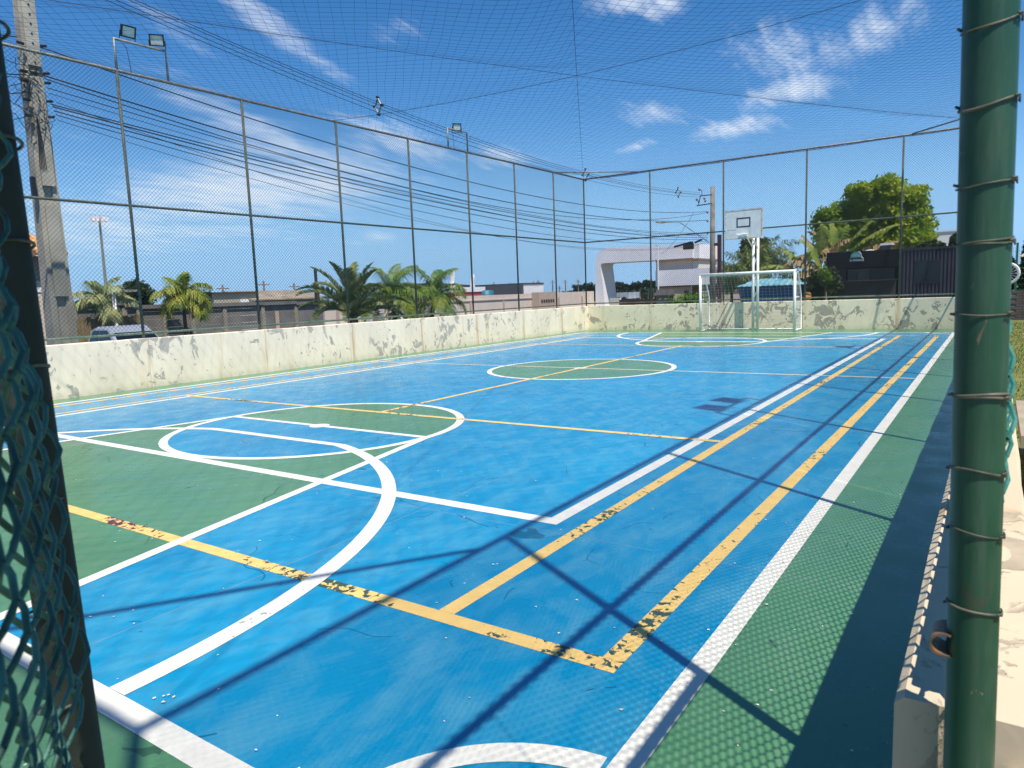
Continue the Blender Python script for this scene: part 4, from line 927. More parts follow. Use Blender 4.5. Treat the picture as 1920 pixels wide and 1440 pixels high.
for x in (-1.7, 1.7):
    for s in (-1, 1):
        wo = MB().tube([V3(x, s*.72, .37), V3(x, s*.93, .37)], .37, 20).build('wheel', BLACK, tr_); MB().tube([V3(x, s*.931, .37), V3(x, s*.94, .37)], .22, 14).build('rim', WHITE_M, wo)
MB().box(V3(2.48, -.5, .6), V3(2.60, .5, .82)).build('grille', BLACK, tr_)
for s in (-1, 1): MB().box(V3(2.42, s*.55, .68), V3(2.56, s*.78, .84)).build('headlight', WHITE_M, tr_)
c2 = thing('parked_car', (-24.5, 10.5, G), 'dark roofed low car just left of the silver pickup', 'car')
q = aX(108, 641, -24.0); TX, TY, TG = q[0]-1.5, q[1], q[2]-1.42-.02
loft([(-2.0, bp(.3, .80, .80)), (-1.9, bp(.25, .90, .86)), (1.8, bp(.25, .85, .86)), (2.1, bp(.3, .7, .78))], 'body', CARP, c2)
loft([(-1.9, [(.80, .86), (.79, .88), (.78, .9), (.7, .92)]), (-1.2, [(.80, .86), (.79, .95), (.66, 1.38), (.56, 1.42)]), (.1, [(.80, .86), (.79, .95), (.66, 1.38), (.56, 1.43)]), (1.0, [(.80, .82), (.79, .84), (.78, .86), (.7, .88)])], 'cabin', GLASS, c2)
for x in (-1.3, 1.35):
    for s in (-1, 1): MB().tube([V3(x, s*.68, .31), V3(x, s*.87, .31)], .31, 18).build('wheel', BLACK, c2)

# ------------------------------------------------------------------ white portal arch and building
YA = 60.0
ar = thing('entrance_arch', (-26, YA, G), 'large white entrance portal with rounded corner and leaning left leg', 'arch')
U2 = lambda u, v: (lambda p: (p[0], p[2]))(aY(u, v, YA))
outer = [U2(*p) for p in ((1117, 575), (1116, 520), (1117, 488), (1120, 476), (1127, 469), (1138, 465), (1229, 460))]; outer[0] = (outer[0][0], G)
inner = [U2(*p) for p in ((1134, 575), (1130, 530), (1126, 500), (1127, 495), (1131, 493.5), (1146, 492.5), (1229, 488))]; inner[0] = (inner[0][0]+.1, G)
V = []; dpt = 2.6
for y in (YA, YA+dpt):
    for (x, z) in outer+inner: V.append((x, y, z))
n = 7; k = 14; F = []
for i in range(n-1): F.append((i, n+i, n+i+1, i+1)); F.append((k+i, k+i+1, k+n+i+1, k+n+i)); F.append((i, i+1, k+i+1, k+i)); F.append((n+i, k+n+i, k+n+i+1, n+i+1))
MB().add(V, F).build('portal_frame', WHITE, ar)
bd = thing('white_building', (-22.5, YA, G), 'white and peach building with a flat overhanging fascia joined to the portal', 'building')
def bx3(u0, v0, u1, v1, y0, y1, name, m, parent=bd, dz=0.):
    a = aY(u0, v0, y0); b = aY(u1, v1, y0); zb = G if v1 > 900 else b[2]; bb_ = aY(u1, v0, y0)
    return MB().box((a[0], y0, zb), (bb_[0], y1, (a[2]+bb_[2])/2)).build(name, m, parent)
bx3(1229, 459, 1299, 487, YA, YA+5, 'upper_band', WHITE); bx3(1230, 487.3, 1298, 506, YA+.3, YA+4.7, 'peach_band', PEACH)
bx3(1229, 485.5, 1300, 488, YA-.06, YA-.003, 'brown_line', BROWN)
bx3(1299.2, 457, 1311, 484, YA+.1, YA+5.1, 'tower', WHITE); bx3(1298.5, 484.3, 1311, 488, YA-.05, YA+5.2, 'tower_trim', BROWN); bx3(1298.6, 488.3, 1310, 506, YA+.2, YA+5, 'tower_lit_base', mat('cream_render', (.78, .72, .60), .9))  # cream base colour paints in sunlight on this side of the peach wall
bx3(1229, 505, 1330, 533, YA-1.2, YA-.9, 'fascia', WHITE); bx3(1330, 499, 1412, 521, YA-1.2, YA-.9, 'fascia', mat('grey_white_fascia', (.50, .51, .54), .85))
bx3(1233, 534, 1294, 2000, YA, YA+.3, 'lower_wall', PEACH); bx3(1229, 533.2, 1330, 536, YA-.89, YA+.3, 'soffit', BROWN)
bx3(1294, 536, 1312, 548, YA+.35, YA+.5, 'dark_recess', BROWN); bx3(1283, 545, 1291, 554, YA-.05, YA-.01, 'window', GLASS)
bx3(1312, 536, 1360, 548, YA+2, YA+2.2, 'glazing', mat('teal_window', (.05, .08, .10), .2))
for u in (1295, 1357, 1370, 1390, 1405): bx3(u, 500 if u > 1300 else 536, u+2, 2000, YA-1.3, YA-1.21, 'column', mat('slim_grey_column', (.16, .16, .16), .6))
bx3(1232, 462, 1234, 560, YA-1.4, YA-1.3, 'downpipe', WHITE_M)
sp2_ = MB()
for u0, v0, u1, v1 in ((1264, 463, 1296, 454), (1286, 459, 1299, 454), (1303, 455, 1316, 449)):
    a = aY(u0, v0, YA-.6); b = aY(u1, v1, YA-.6); sp2_.tube([tuple(a), tuple(b)], .085, 6)
a = aY(1292, 462, YA-.6); sp2_.box(tuple(a-np.array([.5, .1, .25])), tuple(a+np.array([.4, .1, .25]))); sp2_.build('torn_banner', BLACK, bd)
lw_ = thing('garden_wall', (-18, 50, G), 'low peach wall in front of the white building, right of the hedge', 'wall')
a = aY(1312, 548, 50); b = aY(1400, 545, 50); MB().box((a[0], 50, G), (b[0], 50.2, a[2])).build('wall_face', PEACH, lw_); MB().box((a[0], 49.95, a[2]+.002), (b[0], 50.25, a[2]+.07)).build('coping', PEACH_D, lw_)
rng = np.random.default_rng(5)
a = aY(1262, 561, 46); b = aY(1312, 561, 46)
hd = thing('hedge', ((a[0]+b[0])/2, 46, G), 'bright green clipped hedge under the white building window', 'hedge')
C = rng.uniform((a[0], 45.4, G), (b[0], 46.6, a[2]), (2600, 3)); C2 = rng.normal(((a[0]+b[0])/2+.5, 46, a[2]), (.75, .4, .16), (900, 3)); MB().quads(leaf_quads(np.concatenate([C, C2]), .10)).build('foliage', HEDGE, hd)
MB().tube([((a[0]+b[0])/2, 46, G), ((a[0]+b[0])/2, 46, a[2]-.2)], .08, 6).build('stem', BARK, hd)
ht = thing('guard_hut', (-20.5, 48, G), 'small hut with dark tiled roof left of the hedge', 'hut')
a = aY(1231, 553, 48); b = aY(1262, 553, 48); MB().box((a[0], 48, G), (b[0], 50, a[2])).build('hut_wall', mat('hut_render', (.42, .33, .26), .9), ht)
r0 = aY(1225, 554, 47.7); r1 = aY(1265, 552, 47.7); r2 = aY(1232, 543, 49); r3 = aY(1264, 542, 49)
MB().add([tuple(r0), tuple(r1), tuple(r3), tuple(r2), tuple(r0-np.array([0, 0, .1])), tuple(r1-np.array([0, 0, .1])), tuple(r3+np.array([0, .1, -.1])), tuple(r2+np.array([0, .1, -.1]))], [(0, 1, 2, 3), (7, 6, 5, 4), (0, 4, 5, 1), (1, 5, 6, 2), (2, 6, 7, 3), (3, 7, 4, 0)]).build('hut_roof', TILE_D, ht)
a = aY(1253, 556, 47.95); b = aY(1262, 556, 47.95); MB().box((a[0], 47.95, G), (b[0], 47.99, a[2])).build('hut_door', BROWN, ht)
lo2 = thing('lorry', (-33, 75, G), 'white box lorry parked far away, seen through the portal', 'lorry')
a = aY(1156, 549, 75); b = aY(1179, 560, 75); MB().box((a[0], 75, b[2]), (b[0], 78, a[2])).build('cargo_box', mat('faded_lorry_white', (.42, .45, .52), .6, var=.2, vscale=2), lo2)
c = aY(1150, 553, 75); MB().box((c[0], 75.1, b[2]-.1), (a[0]-.02, 77.6, c[2])).build('cab', mat('lorry_cab', (.35, .30, .30), .5), lo2)
for x in (a[0]+.3, b[0]-.6, c[0]+.3): MB().tube([(x, 74.98, b[2]-.2), (x, 75.25, b[2]-.2)], .42, 12).build('wheel', BLACK, lo2)
rw_ = thing('red_wall', (-26, 52, G), 'dark red low wall at the foot of the portal view', 'wall')
a = aY(1161, 561, 54); b = aY(1232, 566, 54); MB().box((a[0], 54, G), (b[0], 54.3, a[2]-.05)).build('wall_face', MAROON, rw_)
cw = thing('corner_wall', (-30, 56, G), 'short cream wall at the foot of the portal left leg', 'wall')
a = aY(1143, 559, 57); b = aY(1162, 562, 57); MB().box((a[0], 57, G), (b[0], 57.3, a[2])).build('wall_face', mat('cream_render_b', (.74, .68, .55), .9), cw)

# far tree line: individual umbrella-shaped pines seen through and beside the portal
rng = np.random.default_rng(77)
ft = [(1083, 546, 531, 'between the corner post and the portal'), (1098, 545, 529, 'right beside the portal left leg'), (1110, 545, 530, 'touching the portal left leg'),
      (1150, 556, 528, 'leftmost inside the portal'), (1163, 556, 527, 'second from the left inside the portal'), (1174, 556, 529, 'third from the left inside the portal'),
      (1190, 556, 527, 'middle inside the portal'), (1200, 556, 524, 'tallest in the middle of the portal opening'), (1215, 556, 520, 'right part of the portal opening'), (1225, 556, 523, 'rightmost inside the portal')]
for i, (u, vb, vt, lb_) in enumerate(ft):
    Y = 150; q = aY(u, vt, Y); h = q[2]-G; t = thing('far_pine', (q[0], Y, G), 'dark far tree '+lb_, 'tree', 'far trees around the portal')
    w_ = rng.uniform(2.6, 3.8)
    MB().tube([(q[0], Y, G), (q[0]+.1, Y, G+h*.8)], [.16, .08], 6).build('trunk', GREYP, t)
    MB().quads(crown(blobset((q[0], Y, G+h*.72), w_, 2.6, h*.55, 8, 30+i), 700, .26, .3)).build('crown', TREE_FAR, t)
C = rng.uniform((-90, 155, G), (-20, 168, 1.9), (6500, 3)); tag(MB().quads(leaf_quads(C, .5)).build('far_wood', TREE_FAR), 'dark distant wood low on the skyline behind the portal', 'wood', kind='stuff')
a = aX(395, 560, -120); b = aX(600, 560, -120)
C = rng.uniform((-126, a[1], G), (-120, b[1], 2.6), (1500, 3)); tag(MB().quads(leaf_quads(C, .5)).build('far_bushes', TREE_FAR), 'dark distant bushes on the skyline above the grey shed', 'bushes', kind='stuff')

# ------------------------------------------------------------------ behind the far wall: tank, container, tree, bananas, palms
bt2 = thing('blue_tank', (-8.2, 33, G), 'dark blue tapered tank with a pale ridged teal cover behind the goal net', 'tank')
YT = 31.5
def octo(x0, x1, y0, y1, z, c=.25):
    return [(x0+c, y0, z), (x1-c, y0, z), (x1, y0+c, z), (x1, y1-c, z), (x1-c, y1, z), (x0+c, y1, z), (x0, y1-c, z), (x0, y0+c, z)]
xa, xb = aY(1381, 540, YT)[0], aY(1506, 540, YT)[0]; zc = aY(1383, 534, YT)[2]
Vt = octo(xa+.28, xb-.28, YT+.2, YT+3.3, G+.1)+octo(xa, xb, YT, YT+3.5, zc-.12)
MB().add(Vt, [(i, (i+1) % 8, 8+(i+1) % 8, 8+i) for i in range(8)]).build('tank_body', TANKB, bt2)
cv = []; zr = aY(1445, 521, YT+1.7)[2]; nx, ny = 26, 8
for j in range(ny+1):
    for i in range(nx+1):
        x = xa-.08+(xb-xa+.16)*i/nx; y = YT-.1+3.7*j/ny; e = (1-(2*i/nx-1)**4)*(1-(2*j/ny-1)**2); cv.append((x, y, zc-.10+(zr-zc+.1)*e*.95+(.035 if i % 2 else 0)))
F = [(j*(nx+1)+i, j*(nx+1)+i+1, (j+1)*(nx+1)+i+1, (j+1)*(nx+1)+i) for j in range(ny) for i in range(nx)]
co_ = MB().add(cv, F).build('ridged_cover', TANKT, bt2)
ct = thing('food_container', (-3.4, 32, G), 'black shipping container snack bar with teal sign and corrugated right half', 'container')
YC = 32.0; P0 = aY(1551, 477, YC); P1 = aY(1686, 468, YC); P2 = aY(1797, 462, YC); zt = (P0[2]+P2[2])/2+.02
MB().box((P0[0], YC+.25, G), (P1[0], YC+2.5, zt)).build('left_body', CONT_B, ct)
MB().box((P0[0]-.02, YC, zt-.62), (P1[0]-.03, YC+.24, zt+.03)).build('sign_band', CONT_B, ct)
zct = aY(1600, 528, YC)[2]; zcm = aY(1600, 536, YC)[2]
MB().box((P0[0]+.18, YC+.02, G), (P1[0]-.08, YC+.23, zct)).build('counter_front', CONT_G, ct)
MB().box((P0[0]+.10, YC-.12, zct+.002), (P1[0]-.05, YC+.22, zct+.05)).build('counter_top', CONT_G, ct)
a = aY(1588, 507, YC); b = aY(1629, 525, YC)
MB().box((a[0], YC+.23, b[2]), (b[0], YC+.247, a[2])).build('serving_window', GLASS, ct)
wfm = MB()
for x0, x1, z0, z1 in ((a[0]-.03, b[0]+.03, a[2], a[2]+.03), (a[0]+.40, a[0]+.43, b[2], a[2])): wfm.box((x0, YC+.20, z0), (x1, YC+.229, z1))
wfm.build('window_frame', MATS['slim_grey_column'], ct)
c_ = aY(1631, 503, YC); d_ = aY(1676, 503, YC); MB().box((c_[0], YC+.18, zct+.06), (d_[0], YC+.24, c_[2])).build('wooden_panel', mat('dark_panel', (.045, .042, .038), .6), ct)
e_ = aY(1553, 505, YC); f_ = aY(1584, 505, YC); MB().box((e_[0], YC+.18, zct+.06), (f_[0], YC+.24, e_[2])).build('blue_panel', mat('slate_panel', (.03, .045, .06), .4), ct)
# corrugated half
x0, x1 = P1[0], P2[0]; V = []; nrib = 22; prof_ = []
wa, wb = aY(1715, 487, YC)[0], aY(1764, 487, YC)[0]; wz1, wz0 = aY(1740, 488, YC)[2], aY(1740, 530, YC)[2]
def corr(xa_, xb_, za_, zb_, mb):
    n_ = max(1, round((xb_-xa_)/.118)); w1 = (xb_-xa_)/n_; pr = []
    for i in range(n_): pr += [(xa_+i*w1, YC+.0), (xa_+i*w1+w1*.42, YC+.0), (xa_+i*w1+w1*.56, YC+.055), (xa_+i*w1+w1*.86, YC+.055)]
    pr.append((xb_, YC)); vv = [(x, y, za_) for x, y in pr]+[(x, y, zb_) for x, y in pr]; k_ = len(pr); mb.add(vv, [(i, i+1, k_+i+1, k_+i) for i in range(k_-1)])
mb = MB(); corr(x0+.03, wa, G, zt-.06, mb); corr(wb, x1-.05, G, zt-.06, mb); corr(wa, wb, G, wz0, mb); corr(wa, wb, wz1, zt-.06, mb)
mb.build('corrugated_side', mat('charcoal_corrugated', (.040, .040, .058), .5, var=.15), ct)
MB().box((x0+.03, YC+.06, G), (x1-.02, YC+2.5, zt-.001)).build('right_body', CONT_B, ct)
fr_ = MB(); fr_.box((x0+.03, YC-.03, zt-.06), (x1, YC+.059, zt+.03)); fr_.box((x1-.05, YC-.03, G), (x1, YC+.059, zt-.061)); fr_.box((wa-.03, YC-.02, wz0-.03), (wb+.03, YC+.05, wz0-.001)); fr_.build('corner_frame', CONT, ct)
MB().box((wa, YC+.03, wz0), (wb, YC+.059, wz1)).build('window', GLASS, ct)
# sign: domed basket shape with a line of writing beneath
sx = aY(1605, 480, YC)[0]; sz = zt-.22; sg = MB()
sg.prism([(sx+.20*math.cos(t), sz+.24*math.sin(t)) for t in np.linspace(0, math.pi, 14)], 1, YC-.05, YC-.004)
so_ = sg.build('sign_dome', TEAL, ct); st_ = MB()
for k in range(7): st_.box((sx-.15+k*.045, YC-.06, sz+.02), (sx-.137+k*.045, YC-.051, sz+.16-.012*abs(k-3)))
st_.build('sign_stripe', mat('pale_teal', (.35, .55, .55), .5), so_)
ed = MB().tube([(sx+.10, YC-.03, sz+.23), (sx+.19, YC-.03, sz+.14), (sx+.20, YC-.03, sz+.02), (sx+.27, YC-.03, sz-.04), (sx+.27, YC-.03, sz-.16)], .016, 6); ed.build('sign_edge', mat('pale_sign_edge', (.5, .55, .6), .5), so_)
MB().box((sx-.25, YC-.03, sz-.18), (sx+.27, YC-.002, sz-.01)).build('sign_plate', mat('dark_teal_plate', (.02, .05, .07), .5), so_)
lt = MB()     # the wording is too small to read in the photo: a row of pale strokes at its size
for k, hh in enumerate((.05, .035, 0, .07, .04, .045, .06, .04, .05, .035, .05)):
    if hh: lt.box((sx-.21+k*.042, YC-.038, sz-.13), (sx-.185+k*.042, YC-.031, sz-.13+hh))
lt.build('sign_lettering', MATS['pale_sign_edge'], so_)
ac = thing('roof_vent_box', (-3.4, 34, zt), 'small off-white box fan unit on the container roof', 'vent')
a = aY(1653, 458, 33.6); b = aY(1671, 458, 33.6); MB().box((a[0], 33.6, zt), (b[0], 34.1, a[2]-.05)).build('housing', mat('vent_brown', (.20, .16, .13), .8), ac); MB().box((a[0]-.05, 33.55, a[2]-.05), (b[0]+.05, 34.15, a[2]+.03)).build('cap', WHITE_M, ac)
ac2 = thing('roof_dome', (-3.9, 34, zt), 'pale arched pipe hoop on the container roof left of the vent box', 'pipe')
a = aY(1618, 474, 33.4); b = aY(1644, 470, 33.4); cx_ = (a[0]+b[0])/2; rr_ = (b[0]-a[0])/2
MB().tube([(cx_+rr_*math.cos(t), 33.4, a[2]-.06+.55*rr_*math.sin(t)) for t in np.linspace(0, math.pi, 12)], .035, 8).build('hoop', WHITE_M, ac2, True)

rng = np.random.default_rng(13)
YTR = 41
def tb(u, v, ru, rv, d=2.): p = aY(u, v, YTR); s = YTR*.90/F_PX*1.06; return (p[0], p[1], p[2], ru*s, d, rv*s)
bl = [tb(1600, 430, 40, 45), tb(1650, 410, 50, 55), tb(1690, 400, 45, 50), tb(1672, 368, 34, 24), tb(1625, 382, 36, 28), tb(1715, 430, 32, 36), tb(1580, 400, 30, 26), tb(1700, 448, 45, 25), tb(1556, 420, 30, 28), tb(1708, 370, 18, 14), tb(1728, 400, 12, 16), tb(1730, 455, 22, 12), tb(1640, 450, 80, 22), tb(1545, 450, 24, 26), tb(1660, 352, 16, 9), tb(1610, 365, 16, 10)]
bt3 = thing('big_leafy_tree', (bl[1][0], YTR, G), 'big round yellow-green tree above the black container', 'tree')
trunk(bt3, (bl[1][0], YTR, G), (bl[1][0]-.3, YTR, 2.6), .32, .2, limbs=[b[:3] for b in bl[:9]])
small = []
for q in range(46):
    b = bl[rng.integers(len(bl))]; d = rng.normal(size=3); d /= np.linalg.norm(d); d[2] = abs(d[2])*.8+d[2]*.2; k = rng.uniform(.75, 1.08)
    small.append((b[0]+d[0]*b[3]*k, b[1]+d[1]*b[4]*k, b[2]+d[2]*b[5]*k, rng.uniform(.3, .62), rng.uniform(.3, .6), rng.uniform(.22, .45)))
MB().quads(np.concatenate([crown([(b[0], b[1], b[2], b[3]*.82, b[4]*.82, b[5]*.82) for b in bl], 27000, .10, .26, 16), crown(small, 22000, .095, .17, 16)])).build('crown', LEAF, bt3)
rng = np.random.default_rng(14)
def bush(u, v, wu, hv, Y, n, s, m, label, seed, cat='shrub', name='shrub', group=None):
    p = aY(u, v, Y); k = Y*.9/F_PX; tree(name, (p[0], Y, G), (p[0], Y, p[2]), wu*k, wu*k*.8, hv*k, n, s, m, label, cat, group, seed, 8, .06)
bush(1745, 462, 60, 26, 38, 2600, .09, LEAF_D, 'dark low tree top right of the big tree, above the corrugated container', 3, 'tree', 'leafy_tree')
bush(1790, 455, 24, 36, 37, 1400, .07, LEAF_D, 'small dark reddish tree against the white building', 5, 'tree', 'leafy_tree')
bush(1540, 542, 85, 105, 31.6, 7600, .075, LEAF_D, 'dense dark shrub left of the container below the banana leaves', 7)
bush(1547, 520, 32, 60, 30.9, 2400, .06, HEDGE, 'bright green shrub touching the container left end', 8)
bush(1410, 470, 90, 60, 52, 4200, .14, LEAF_D, 'bluish tree mass right behind the backboard pole', 9, 'tree', 'leafy_tree')
wb_ = thing('white_building', (-1.9, 48, G), 'plain bright white building corner behind the container on the right', 'building')
a = aY(1735, 437, 48); b = aY(1799, 433, 48); MB().box((a[0], 48, G), (b[0]+.3, 54, (a[2]+b[2])/2)).build('body', mat('bright_white', (.82, .82, .80), .8), wb_); MB().box((a[0]-.05, 47.95, (a[2]+b[2])/2+.002), (b[0]+.35, 54.1, (a[2]+b[2])/2+.08)).build('roof_edge', WHITE_M, wb_)

def banana(base, h, leaves, label, seed, m=BANANA, nst=2):
    g_ = np.random.default_rng(seed); t = thing('banana_plant', base, label, 'banana plant', 'banana plants behind the far wall'); b = np.array(base, float)
    mb = MB().tube([tuple(b), tuple(b+[.05, 0, h*.5]), tuple(b+[.0, 0, h])], [.13, .11, .07], 10)
    mb.tube([tuple(b+[.35, .1, 0]), tuple(b+[.4, .1, h*.7])], [.1, .06], 8); mb.build('stem', mat('banana_stem', (.12, .10, .04), .8, col2=(.22, .20, .08)), t, True)
    for i, (az, e0, L_, w_, dr, dry) in enumerate(leaves):
        L_ *= 1.22; w_ *= 1.45
        d = np.array([math.cos(az), math.sin(az)*.6, 0]); n = 22; pts = [b+np.array([0, 0, h])]
        for k in range(n): e = e0-dr*(k/n)**1.5; pts.append(pts[-1]+L_/n*(d*math.cos(e)+np.array([0, 0, math.sin(e)])))
        sd_ = np.cross(d, [0, 0, 1.]); sd_ /= np.linalg.norm(sd_); Q = []
        for k in range(2, n):
            t_ = (k-2)/(n-2); wl_ = w_*math.sin(math.pi*min(.97, t_*.9+.08))**.6; 
            tg_ = pts[k+1]-pts[k]
            for s in (-1, 1):
                gap = .10 if g_.uniform() < .55 else .0; dp = g_.uniform(.2, .55)+(g_.uniform(0, .8) if dry else 0)
                e1 = sd_*s*wl_-np.array([0, 0, dp*wl_]); a0 = pts[k]; a1 = pts[k]+tg_*(1-gap); jt = g_.normal(0, .02, 3)
                Q.append([a0, a1, a1+e1*.55+tg_*.1+jt+np.array([0, 0, .12*wl_]), a0+e1*.55+tg_*.1+jt+np.array([0, 0, .12*wl_])]); Q.append([a0+e1*.55+tg_*.1+jt+np.array([0, 0, .12*wl_]), a1+e1*.55+tg_*.1+jt+np.array([0, 0, .12*wl_]), a1+e1+tg_*.2+jt, a0+e1+tg_*.25+jt])
        MB().quads(Q).build('leaf', DRY if dry else m, t); MB().tube([tuple(p) for p in pts[::2]], .014, 5).build('midrib', PALM_Y, t)
    return t
p = aY(1570, 560, 34); banana((p[0], 34, G), 3.35, [(.15, .72, 2.2, .30, .5, False), (.25, 1.05, 1.7, .30, .5, False), (1.2, 1.35, 1.3, .25, .5, False), (2.9, 1.15, 1.5, .28, .8, True), (3.3, .8, 1.3, .26, 1.6, True), (2.4, 1.45, 1.4, .22, .4, False), (.1, .45, 2.0, .26, .5, True), (4.2, .9, 1.2, .3, 1.9, True), (3.0, 1.35, 1.6, .25, .6, False), (.5, .2, 1.3, .25, 1.3, True)], 'tallest banana plant with split leaves rising above the container', 31)
p = aY(1540, 560, 32.5); banana((p[0], 32.5, G), 2.8, [(3.1, .8, 1.5, .24, 1.6, True), (.2, 1.3, 1.3, .22, .6, True), (2.8, 1.3, 1.5, .24, .9, False), (1.0, 1.0, 1.0, .22, 1.8, True), (3.4, .3, 1.2, .22, 1.6, True), (.0, .7, 1.1, .2, 2.0, True)], 'brownish banana plant with dry hanging leaves left of the container', 32)
p = aY(1513, 560, 33); banana((p[0], 33, G), 2.7, [(3.2, .55, 2.0, .24, 1.15, False), (2.9, 1.1, 1.4, .26, .8, False), (1.2, 1.35, 1.1, .24, .6, False), (3.5, .1, 1.4, .22, 1.4, False), (.3, 1.1, 1.0, .2, 1.0, True)], 'banana plant nearest the goal with a leaf arching left over the blue tank', 33)
p = aY(1530, 560, 33.4); banana((p[0]+.1, 33.6, G), 3.3, [(1.4, 1.5, 1.3, .24, .3, False), (3.0, 1.2, 1.2, .2, .6, True), (.3, 1.0, 1.3, .2, 1.0, True), (3.3, .7, 1.1, .2, 1.8, True)], 'banana plant with an upright brown-edged leaf beside the fence post', 34)
p = aY(1400, 560, 44); palm('palm_tree', (p[0], 44, G), 3.1, 1.9, 24, CYCAD, 'dark palm just left of the backboard pole', seed=41, ll=.5, lw=.05, nl=34, group='palms behind the goal', tr=.12)
p = aY(1435, 560, 46); palm('palm_tree', (p[0], 46, G), 3.6, 2.4, 26, CYCAD, 'larger dark palm just right of the backboard pole', seed=42, ll=.55, lw=.05, nl=36, group='palms behind the goal', tr=.13)
p = aY(1372, 560, 48); palm('palm_tree', (p[0], 48, G), 2.7, 1.7, 16, CYCAD, 'small sparse palm between the utility pole and the backboard pole', seed=43, ll=.5, lw=.05, nl=28, group='palms behind the goal', tr=.1)
rng = np.random.default_rng(99)
of = thing('orange_cloth', tuple(aY(1515, 552, 29)), 'orange-yellow cloth hanging by the fence post next to the blue tank', 'cloth')
a = aY(1512, 548, 28.6); mb = MB(); 
mb.quads([[(a[0]-.08+.05*math.sin(k), 28.6+.03*(k % 2), a[2]-.09*k), (a[0]+.12+.05*math.sin(k), 28.63, a[2]-.09*k), (a[0]+.14+.05*math.sin(k+1), 28.63, a[2]-.09*(k+1)), (a[0]-.06+.05*math.sin(k+1), 28.6+.03*((k+1) % 2), a[2]-.09*(k+1))] for k in range(8)]); mb.build('fabric', mat('orange_fabric', (.60, .28, .06), .8, var=.2), of)

# ------------------------------------------------------------------ right of the post
rwl = thing('brick_wall', (1.2, 32, 0), 'low dark grey brick wall at the end of the grass field', 'wall')
zw = aY(1905, 545, 32)[2]; mb = MB()
for k in range(11):
    for j in range(24):
        x = .42+j*.40+(.2 if k % 2 else 0); mb.box((x, 32, -.02+k*.098), (x+.39, 32.15, -.02+(k+1)*.098-.012))
mb.build('bricks', mat('grey_brick', (.085, .07, .066), .9, col2=(.13, .11, .10), vscale=3), rwl); MB().box((.40, 32.02, -.02), (10, 32.13, zw-.03)).build('mortar', GREYC, rwl)
mf = thing('mesh_panel_fence', (.6, 32.08, zw), 'dark green welded mesh fence standing on the grey brick wall', 'fence')
for k in range(4):
    x = .575+k*2.5; MB().box((x-.035, 32.05, zw-.03), (x+.035, 32.12, aY(1905, 455, 32)[2])).build('fence_post', mat('dark_green_paint', (.02, .11, .07), .5), mf)
A = []; B = []; zt2 = aY(1905, 463, 32)[2]
for x in np.arange(.1, 8.2, .06): A.append((x, 32.08, zw)); B.append((x, 32.08, zt2))
for z in np.arange(zw+.03, zt2, .2): A.append((.1, 32.085, z)); B.append((8.2, 32.085, z))
MB().segs(A, B, .004, 3, (0, 1, .01)).build('welded_mesh', MATS['dark_green_paint'], mf)
cy = thing('cypress_tree', (1.15, 40, G), 'narrow dark cypress at the right edge beyond the mesh fence', 'tree')
h_ = aY(1918, 412, 40)[2]+.6; MB().tube([(1.2, 40, G), (1.2, 40, h_-.3)], .08, 6).build('trunk', BARK, cy)
zz_ = rng.uniform(0, 1, 5200); rr2 = .62*(1-zz_)**.8*np.sqrt(rng.uniform(.2, 1, 5200)); th = rng.uniform(0, 2*math.pi, 5200)
MB().quads(leaf_quads(np.stack([1.2+rr2*np.cos(th), 40+rr2*np.sin(th), G+.3+zz_*(h_-G-.3)], 1), .09)).build('crown', LEAF_D, cy)
um = thing('parasol', (1.55, 36, G), 'cream and orange straw parasol edge at the right beyond the fence', 'parasol')
q = aY(1911, 482, 36); V = [(1.75, 36, q[2]+.75)]; n = 14
for i in range(n): a = 2*math.pi*i/n; V.append((1.75+1.03*math.cos(a), 36+1.03*math.sin(a), q[2]+.04*(i % 2)))
MB().add(V, [(0, 1+i, 1+(i+1) % n, 1+(i+1) % n) for i in range(n)]).build('canopy', mat('straw_cloth', (.66, .48, .28), .9, col2=(.75, .65, .48), vscale=5), um); MB().tube([(1.75, 36, G), (1.75, 36, q[2]+.72)], .03, 8).build('pole', WOOD, um)
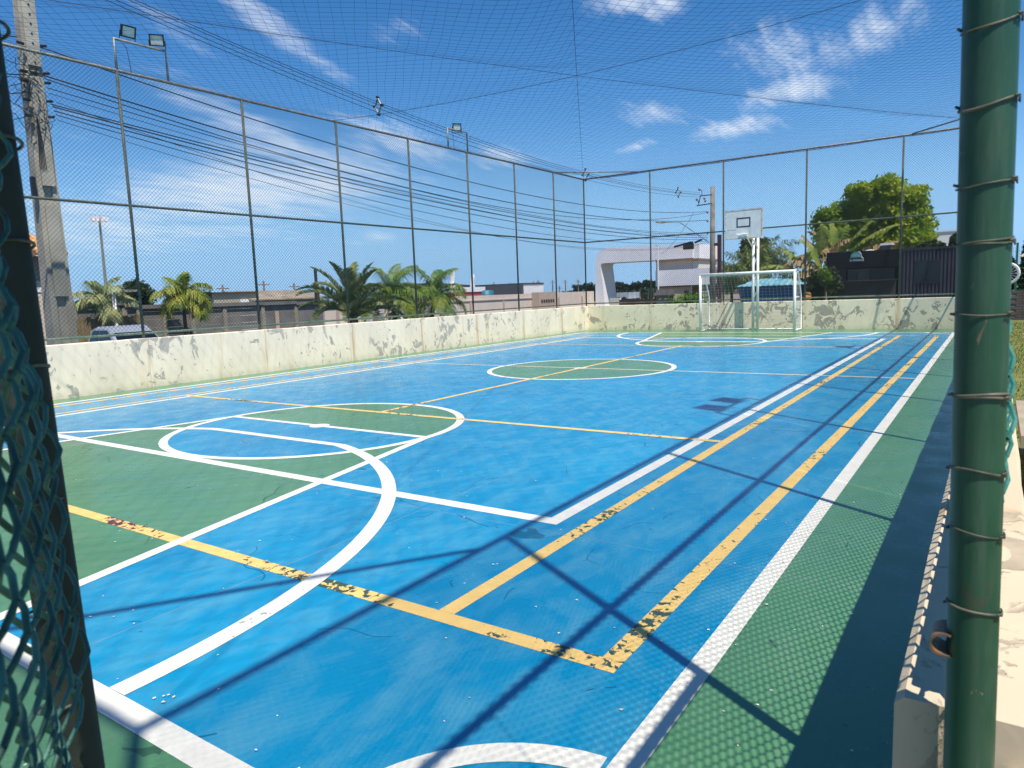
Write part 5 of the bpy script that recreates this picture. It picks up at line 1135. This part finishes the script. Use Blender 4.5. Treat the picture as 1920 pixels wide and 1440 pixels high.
bush(1893, 520, 34, 80, 44, 3200, .12, LEAF_D, 'dark trees behind the mesh fence right of the green gate post', 17, 'tree', 'leafy_tree')
fn_ = thing('wall_fan', tuple(aY(1890, 513, 30.8)), 'round white fan guard mounted right of the green gate post', 'fan')
q = aY(1889, 513, 30.8); mb = MB(); rx = .36
for r_ in (rx, rx*.92): mb.tube([(q[0]+r_*.95*math.cos(a), 30.8-.3*r_*math.cos(a), q[2]+r_*math.sin(a)) for a in np.linspace(0, 2*math.pi, 28)], .035, 8, False)
mb.build('guard_ring', WHITE_M, fn_, True); mb = MB()
for a in np.linspace(0, math.pi, 9)[:-1]: mb.tube([(q[0]+rx*.93*math.cos(a), 30.78, q[2]+rx*math.sin(a)), (q[0]-rx*.93*math.cos(a), 30.82, q[2]-rx*math.sin(a))], .012, 5)
mb.build('guard_wires', WHITE_M, fn_); MB().tube([(q[0], 30.86, q[2]), (q[0], 30.96, q[2])], rx*.85, 20).build('fan_body', BLACK, fn_); MB().tube([(q[0], 30.95, q[2]), (q[0], 30.95, -.02)], .03, 8).build('stand', RAIL, fn_)
bn = thing('concrete_bench', (.55, 7.2, 0), 'small concrete slab bench on the grass beside the side wall', 'bench')
MB().box((.19, 6.2, .36), (.62, 8.0, .45)).build('seat', GREYP, bn)
for y in (6.4, 7.7): MB().box((.26, y, -.02), (.55, y+.12, .358)).build('leg', GREYP, bn)
# grass tufts over the field strip that is in view
gx_ = rng.uniform((.12, 2.5), (2.6, 30), (15000, 2)); C = np.concatenate([gx_, np.full((15000, 1), .0)], 1)
Q = []; d = rng.normal(size=(15000, 3))*.02; d[:, 2] = rng.uniform(.02, .05, 15000); wv = rng.normal(size=(15000, 3))*.006; wv[:, 2] = 0; C[:, 2] = -.02
tag(MB().quads(np.stack([C-wv, C+wv, C+d+wv*.2, C+d-wv*.2], 1)).build('grass_tufts', leaf('grass_blade', (.07, .13, .015), (.20, .21, .05), .2, .8)), 'short mown grass beside the court wall', 'grass', kind='stuff')
